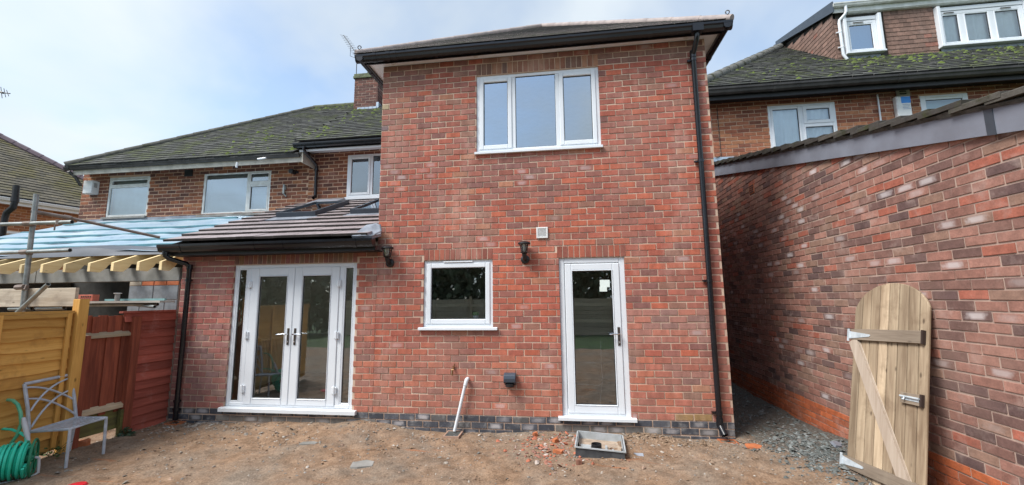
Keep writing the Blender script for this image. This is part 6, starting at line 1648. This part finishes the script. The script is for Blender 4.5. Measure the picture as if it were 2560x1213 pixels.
for z in (2.59, 2.215, 1.76):
    m_ = MB(); x = -8.905 - (z + 0.25) * 0.0288
    m_.tube([(x, SY, z - 0.028), (x, SY, z + 0.028)], 0.036, 10); m_.tube([(x - 0.05, SY - 0.05, z), (x + 0.06, SY - 0.045, z + 0.004)], 0.034, 8); m_.tube([(x + 0.06, SY - 0.03, z + 0.03), (x + 0.085, SY - 0.06, z - 0.03)], 0.010, 6); m_.build('coupler', M['rusty'], sc)
m_ = MB(); m_.tube([(-8.50, SY - 0.052, 2.56), (-8.50, SY - 0.052, 2.62)], 0.032, 8); m_.tube([(-8.50, SY - 0.09, 2.55), (-8.50, SY - 0.09, 2.48)], 0.009, 6); m_.tube([(-8.87, -0.96, 2.735), (-8.82, -0.90, 2.72)], 0.033, 8); m_.build('coupler', M['rusty'], sc)
m_ = MB(); m_.bbox(-10.6, -8.225, SY + 0.03, SY + 0.068, 1.512, 1.747, 0.004); m_.build('toe_board', M['scafboard'], sc)
pk = thing('plank', 'grey plank laid on the scaffold tubes above the red boarded fence', 'plank', (-8.2, -0.6, 1.55))
m_ = MB(); m_.box(-9.05, -7.55, -0.66, -0.44, 1.546, 1.574, Matrix.Rotation(0, 4, 'X')); m_.build('board', M['plank'], pk)
m_ = MB(); m_.pipe((-9.3, -0.62, 1.522), (-7.70, -0.55, 1.522), 0.0235, n=12); m_.pipe((-8.1, -0.50, 1.515), (-7.62, -0.66, 1.490), 0.022, n=12); m_.build('support_tube', M['galv'], pk, smooth=True)
tl = thing('teal_batten', 'thin teal batten lying along the grey plank', 'batten', (-8.0, -0.5, 1.58))
m_ = MB(); m_.box(-8.60, -7.62, -0.53, -0.50, 1.576, 1.604); m_.build('strip', M['teal'], tl)
bk = thing('perforated_brick', 'orange perforated brick standing on its side on the grey plank', 'brick', (-8.8, -0.6, 1.58))
m_ = MB(); m_.bbox(-8.965, -8.655, -0.645, -0.56, 1.5755, 1.668, 0.004); m_.build('brick_body', M['redbrick'], bk)
m_ = MB()
for i in range(5):
    for j in range(2): m_.tube([(-8.845 + i * 0.036 + 0.01 * j, -0.650, 1.603 + j * 0.036), (-8.845 + i * 0.036 + 0.01 * j, -0.644, 1.603 + j * 0.036)], 0.011, 8)
m_.build('perforation', M['seal'], bk)
cu = thing('pipe_offcut', 'pale pipe offcut standing upright on the grey plank', 'pipe offcut', (-8.3, -0.6, 1.58))
m_ = MB(); m_.pipe((-8.305, -0.60, 1.575), (-8.305, -0.60, 1.675), 0.030, n=14); m_.build('tube', M['concrete'], cu, smooth=True)
m_ = MB(); m_.lathe([(0.03, 0), (0.045, 0.004), (0.046, 0.01), (0.03, 0.012)], Matrix.Translation((-8.305, -0.60, 1.675)), 14); m_.build('flange', M['vent_w'], cu, smooth=True)

# ------------------------------------------------------------------ metal chair
chr_ = thing('metal_chair', 'grey painted metal garden chair with a curved lattice back beside the ochre fence', 'chair', (-7.65, -1.5, -0.2))
def hz(x, y): return hgt(x, y) - 0.005
FLn, FLf = Vector((-7.40, -1.655, 0.195)), Vector((-7.40, -1.30, 0.215))
BLn, BLf = Vector((-7.86, -1.70, 0.165)), Vector((-7.86, -1.265, 0.195))
TPn, TPf = Vector((-7.955, -1.735, 0.675)), Vector((-7.955, -1.31, 0.70))
for p, f_ in ((FLn, (-7.39, -1.66)), (FLf, (-7.39, -1.295))):
    m_ = MB(); m_.tube([p, (f_[0], f_[1], hz(*f_))], 0.0145, 8); m_.build('front_leg', M['chair'], chr_)
for p, f_ in ((BLn, (-7.90, -1.71)), (BLf, (-7.90, -1.265))):
    m_ = MB(); m_.tube([p, (f_[0], f_[1], hz(*f_))], 0.0145, 8); m_.build('rear_leg', M['chair'], chr_)
m_ = MB(); m_.tube([FLn, FLf, BLf, BLn], 0.015, 8, closed=True); seat = m_.build('seat', M['chair'], chr_)
for k in range(7):
    t = (k + 0.8) / 7.5; a, b = FLn.lerp(BLn, t), FLf.lerp(BLf, t)
    m_ = MB(); m_.tube([a, b], 0.0062, 6); m_.build('seat_slat', M['chair'], seat)
m_ = MB(); m_.tube([BLn, BLn.lerp(TPn, 0.5) + Vector((0.012, 0, 0)), TPn], 0.0165, 8); m_.tube([BLf, BLf.lerp(TPf, 0.5) + Vector((0.012, 0, 0)), TPf], 0.0165, 8); m_.tube([TPn, TPf], 0.0175, 8)
back = m_.build('backrest', M['chair'], chr_)
def bp(a, h):
    lo, hi = BLn.lerp(BLf, a), TPn.lerp(TPf, a)
    return lo.lerp(hi, h)
def arc(p0, p1, p2):
    m_ = MB(); pts = []
    for i in range(11):
        t = i / 10; c_ = [2 * q1 - 0.5 * (q0 + q2) for q0, q1, q2 in zip(p0, p1, p2)]
        a = (1 - t) ** 2 * p0[0] + 2 * t * (1 - t) * c_[0] + t * t * p2[0]; h = (1 - t) ** 2 * p0[1] + 2 * t * (1 - t) * c_[1] + t * t * p2[1]
        pts.append(bp(a, h) + Vector((0.004, 0, 0)))
    m_.tube(pts, 0.0105, 6); m_.build('lattice_bar', M['chair'], back)
arc((0.99, 0.93), (0.48, 0.78), (0.06, 0.42)); arc((1.0, 0.66), (0.50, 0.50), (0.04, 0.08))
arc((0.02, 0.92), (0.48, 0.78), (1.0, 0.42)); arc((0.03, 0.68), (0.50, 0.50), (1.0, 0.07))

# ------------------------------------------------------------------ hose reel
hr = thing('hose_reel', 'bright green garden hose wound on a reel at the left edge by the chair', 'hose reel', (-7.75, -1.9, -0.25))
A0, A1 = Vector((-7.86, -2.26, -0.02)), Vector((-7.495, -1.87, -0.02)); ad = (A1 - A0).normalized()
au = ad.cross(Vector((0, 0, 1))).normalized(); av = au.cross(ad) * -1
if av.z < 0: av = -av
def circ(c, r, n=28, ph=0.0): return [c + (au * math.cos(2 * math.pi * k / n + ph) + av * math.sin(2 * math.pi * k / n + ph)) * r for k in range(n)]
m_ = MB()
for t in (0.98,):
    c = A0.lerp(A1, t); m_.tube(circ(c, 0.178), 0.011, 8, closed=True)
    for k in range(6):
        a = k * math.pi / 3; m_.tube([c, c + (au * math.cos(a) + av * math.sin(a)) * 0.15], 0.008, 6)
m_.tube([A0, A1], 0.04, 10); m_.build('reel_flange', M['reel'], hr, smooth=True)
for lay, r0 in ((0, 0.110), (1, 0.137), (2, 0.160)):
    m_ = MB(); pts = []; turns = 15 - lay; n = 22
    for q in range(turns * n):
        t = 0.0 + (0.93 - lay * 0.02) * q / (turns * n)
        an = 2 * math.pi * q / n
        r = r0 + 0.006 * math.sin(q * 0.13 + lay) + (0.012 * math.sin(q * 0.021 + 2) if lay == 2 else 0)
        pts.append(A0.lerp(A1, min(0.96, t + 0.02 * math.sin(q * 0.05))) + (au * math.cos(an) + av * math.sin(an)) * r)
    m_.tube(pts, 0.0125, 7); m_.build('hose_coil', M['hose'], hr, smooth=True)
m_ = MB(); m_.tube([(-8.15, -1.88, 0.46), (-8.06, -1.85, 0.512), (-7.97, -1.85, 0.535), (-7.90, -1.85, 0.53), (-7.83, -1.85, 0.49), (-7.78, -1.85, 0.41), (-7.75, -1.85, 0.30), (-7.77, -1.86, 0.18), (-7.82, -1.88, 0.08)], 0.016, 10); m_.build('hose_loop', M['hose2'], hr, smooth=True)
m_ = MB(); m_.tube([(-8.12, -1.86, 0.23), (-8.0, -1.85, 0.24), (-7.86, -1.85, 0.235), (-7.74, -1.85, 0.205), (-7.67, -1.85, 0.17), (-7.64, -1.86, 0.11)], 0.013, 10); m_.build('hose_loop', M['hose'], hr, smooth=True)
m_ = MB(); m_.tube([(-7.735, -1.85, 0.36), (-7.715, -1.85, 0.31), (-7.66, -1.85, 0.19), (-7.625, -1.85, 0.12)], [0.014, 0.022, 0.022, 0.012], 10); m_.build('reel_handle', M['reelframe'], hr, smooth=True)
m_ = MB(); m_.tube([(-7.475, -1.85, -0.03), (-7.465, -1.85, -0.10), (-7.445, -1.86, -0.17), (-7.47, -1.92, -0.205), (-7.60, -2.02, -0.21), (-7.72, -2.10, -0.21)], 0.012, 8); m_.tube([A0 + Vector((-0.03, 0, 0)), A0 + Vector((-0.06, -0.05, -0.18)), A0 + Vector((0.0, -0.18, -0.185))], 0.012, 8); m_.tube([A1, (-7.475, -1.85, -0.03)], 0.012, 8); m_.build('reel_stand', M['reelframe'], hr, smooth=True)

rt = thing('red_tub', 'bright red plastic tub only just showing at the bottom edge', 'tub', (-6.78, -2.0, -0.2))
m_ = MB(); m_.lathe([(0.10, 0.0), (0.115, 0.02), (0.085, 0.085), (0.07, 0.10), (0.02, 0.105)], Matrix.Translation((-6.75, -2.03, hgt(-6.75, -2.0) - 0.085)), 24); m_.build('tub_body', M['redplastic'], rt, smooth=True)

# ------------------------------------------------------------------ leaning gate
GO = Vector((0.739, -0.802, -0.297)); GU = Vector((0.129, -0.99, 0.054)).normalized(); GVv = Vector((0.209, 0.08, 0.975)); GVv = (GVv - GU * GVv.dot(GU)).normalized(); GN = GU.cross(GVv)
GM = Matrix(((GU.x, GN.x * -1, GVv.x, GO.x), (GU.y, GN.y * -1, GVv.y, GO.y), (GU.z, GN.z * -1, GVv.z, GO.z), (0, 0, 0, 1)))   # local x across, -y outward, z up
gt = thing('wooden_gate', 'weathered arched wooden gate of upright boards leaning against the garage wall', 'gate', mat=GM)
GWd, GSh, GAp = 0.83, 1.678, 1.988
def garch(x):
    q = (x - GWd / 2) / (GWd / 2 + 0.012); return GSh - 0.04 + (GAp - GSh + 0.04) * math.sqrt(max(0.0, 1 - q * q)) if abs(q) < 1 else GSh
edges = [0, 0.10, 0.205, 0.31, 0.415, 0.52, 0.625, 0.735, GWd]
for k in range(8):
    a, b = edges[k] + 0.0045, edges[k + 1] - 0.0045; n = 8
    top = [(a + (b - a) * i / n, garch(a + (b - a) * i / n)) for i in range(n + 1)]
    prof = [(a, 0.0)] + [(b, 0.0)] + top[::-1]
    y0_ = rng.normal(0, 0.0012)
    m_ = MB(); N = len(prof)
    V = [(x, y0_ + 0.0, z) for x, z in prof] + [(x, 0.02, z) for x, z in prof]
    # soft front edges
    m_.add(V, [tuple(range(N)), tuple(range(2 * N - 1, N - 1, -1))] + [((i + 1) % N, i, N + i, N + (i + 1) % N) for i in range(N)])
    m_.build('board', M['gateboard'], gt, local=True, bevel=0.006)
def bar(name, x0, x1, z0, z1, t, mat, sl=0.0, parent=gt, y=0.0):
    m_ = MB(); m_.add([(x0, y - t, z0), (x1, y - t, z0 + sl), (x1, y - t, z1 + sl), (x0, y - t, z1), (x0, y - 0.001, z0), (x1, y - 0.001, z0 + sl), (x1, y - 0.001, z1 + sl), (x0, y - 0.001, z1)], [(0, 1, 2, 3), (7, 6, 5, 4), (0, 4, 5, 1), (1, 5, 6, 2), (2, 6, 7, 3), (3, 7, 4, 0)])
    return m_.build(name, mat, parent, local=True, bevel=0.003)
ra1 = bar('rail', 0.0, GWd - 0.045, 1.40, 1.515, 0.032, M['gaterail'])
ra2 = bar('rail', 0.0, GWd - 0.045, 0.115, 0.225, 0.032, M['gaterail'])
m_ = MB(); m_.box(GWd - 0.0445, GWd - 0.028, -0.034, -0.001, 1.395, 1.52); m_.build('rail_end', M['darkend'], ra1, local=True)
m_ = MB(); a, b = Vector((0.03, 0, 1.395)), Vector((0.70, 0, 0.13)); d = (b - a).normalized(); nn = Vector((d.z, 0, -d.x)) * 0.05
V = [a - nn, a + nn, b + nn, b - nn]
m_.add([(p.x, -0.030, p.z) for p in V] + [(p.x, -0.001, p.z) for p in V], [(3, 2, 1, 0), (4, 5, 6, 7)] + [((i + 1) % 4, i, 4 + i, 4 + (i + 1) % 4) for i in range(4)][::-1])
m_.build('brace', M['gatebrace'], gt, local=True, bevel=0.004)
for z in (1.45, 0.175):
    m_ = MB(); m_.add([(0.0, -0.0375, z - 0.038), (0.24, -0.0375, z - 0.012), (0.255, -0.0375, z), (0.24, -0.0375, z + 0.012), (0.0, -0.0375, z + 0.038), (0.0, -0.0325, z - 0.038), (0.24, -0.0325, z - 0.012), (0.255, -0.0325, z), (0.24, -0.0325, z + 0.012), (0.0, -0.0325, z + 0.038)], [(0, 1, 2, 3, 4), (9, 8, 7, 6, 5)] + [((i + 1) % 5, i, 5 + i, 5 + (i + 1) % 5) for i in range(5)])
    m_.box(-0.035, -0.008, -0.040, -0.034, z - 0.065, z + 0.065); m_.tube([(-0.004, -0.038, z - 0.04), (-0.004, -0.038, z + 0.04)], 0.008, 8)
    m_.build('hinge', M['galvhinge'], gt, local=True)
lp_ = bar('latch_block', 0.60, 0.80, 0.86, 0.955, 0.026, M['gaterail'])
m_ = MB(); m_.box(0.7855, 0.805, -0.030, -0.0015, 0.855, 0.960); m_.build('block_end', M['darkend'], lp_, local=True)
m_ = MB(); m_.box(0.615, 0.78, -0.030, -0.0265, 0.89, 0.925); m_.tube([(0.61, -0.038, 0.918), (0.79, -0.038, 0.918)], 0.009, 8); m_.tube([(0.655, -0.038, 0.918), (0.655, -0.05, 0.89)], 0.006, 6); m_.build('bolt', M['galvhinge'], lp_, local=True)

# ------------------------------------------------------------------ weeds
def weed(name, label, x, y, n, h, spread, mat, ls):
    t_ = thing(name, label, 'plant', (x, y, hgt(x, y)))
    m_ = MB()
    for k in range(7):
        a = rng.uniform(0, 6.28); r = spread * rng.uniform(0.3, 1)
        m_.tube([(x, y, hgt(x, y) - 0.02), (x + r * 0.5 * math.cos(a), y + r * 0.4 * math.sin(a), hgt(x, y) + h * 0.5), (x + r * math.cos(a), y + r * 0.8 * math.sin(a), hgt(x, y) + h * rng.uniform(0.6, 1))], 0.003, 5)
    m_.build('stem', M['mossboard'], t_)
    lv = []
    for sdx in range(3):
        me = bpy.data.meshes.new('leaf'); s = ls
        me.from_pydata([(-0.5 * s, 0, 0), (-0.15 * s, -0.38 * s, 0.06 * s), (0.3 * s, -0.3 * s, 0.04 * s), (0.62 * s, 0.0, -0.10 * s), (0.3 * s, 0.3 * s, 0.04 * s), (-0.15 * s, 0.38 * s, 0.06 * s), (0.1 * s, 0, -0.03 * s)], [], [(0, 1, 6), (1, 2, 6), (2, 3, 6), (3, 4, 6), (4, 5, 6), (5, 0, 6)])
        me.materials.append(mat); lv.append(me)
    for k in range(n):
        o = bpy.data.objects.new('leaf', lv[k % 3]); col.objects.link(o); o.parent = t_
        r = spread * math.sqrt(rng.uniform(0, 1)); a = rng.uniform(0, 6.28)
        o.location = (r * math.cos(a), r * 0.6 * math.sin(a), rng.uniform(0.02, h) * (1 - 0.5 * r / spread))
        o.rotation_euler = (rng.normal(0.5, 0.5), rng.normal(0, 0.5), rng.uniform(0, 6.28)); sc_ = rng.uniform(0.6, 1.2); o.scale = (sc_, sc_, sc_)
weed('ivy_plant', 'low dark leafy ivy at the foot of the red fence post', -7.80, -0.70, 60, 0.13, 0.13, M['leaf'], 0.045)
weed('weed_plant', 'small green weeds at the foot of the ochre fence behind the metal chair', -7.93, -1.42, 80, 0.14, 0.20, M['leaf2'], 0.032)

# ------------------------------------------------------------------ the garden behind the viewer (mirrored in the glass)
bf = thing('garden_fence', 'brown slatted fence at the end of the garden behind the viewer', 'fence', (-4, -15, -0.3))
M['pale_timber'] = wood('pale_fence_timber', (0.62, 0.52, 0.38), (0.46, 0.37, 0.26), 'x', 0.85)
for k in range(9):
    m_ = MB(); m_.box(-14, 5, -15.02, -14.99, -0.28 + k * 0.20, -0.095 + k * 0.20); m_.build('slat', M['pale_timber'], bf)
for k in range(9):
    m_ = MB(); m_.box(-14 + k * 2.35, -13.9 + k * 2.35, -14.98, -14.88, -0.3, 1.65); m_.build('post', M['grey_rail'], bf)
V, Fc = [], []
for k in range(22000):
    x = rng.uniform(-22, 14); z = rng.uniform(0, 1) ** 0.8 * (5.4 + 0.9 * math.sin(x * 0.9) + 0.5 * math.sin(x * 2.3)); y = -17.5 + rng.normal(0, 0.5)
    c = Vector((x, y, z - 0.3)); a = Vector(rng.normal(0, 1, 3)).normalized() * 0.22; b = Vector(rng.normal(0, 1, 3)).normalized() * 0.18
    i = len(V); V += [c - a, c + b, c + a, c - b]; Fc.append((i, i + 1, i + 2, i + 3))
m_ = MB(); m_.add(V, Fc); m_.build('hedge', M['hedge'], kind='stuff', label='tall dark evergreen hedge beyond the garden fence', cat='hedge')
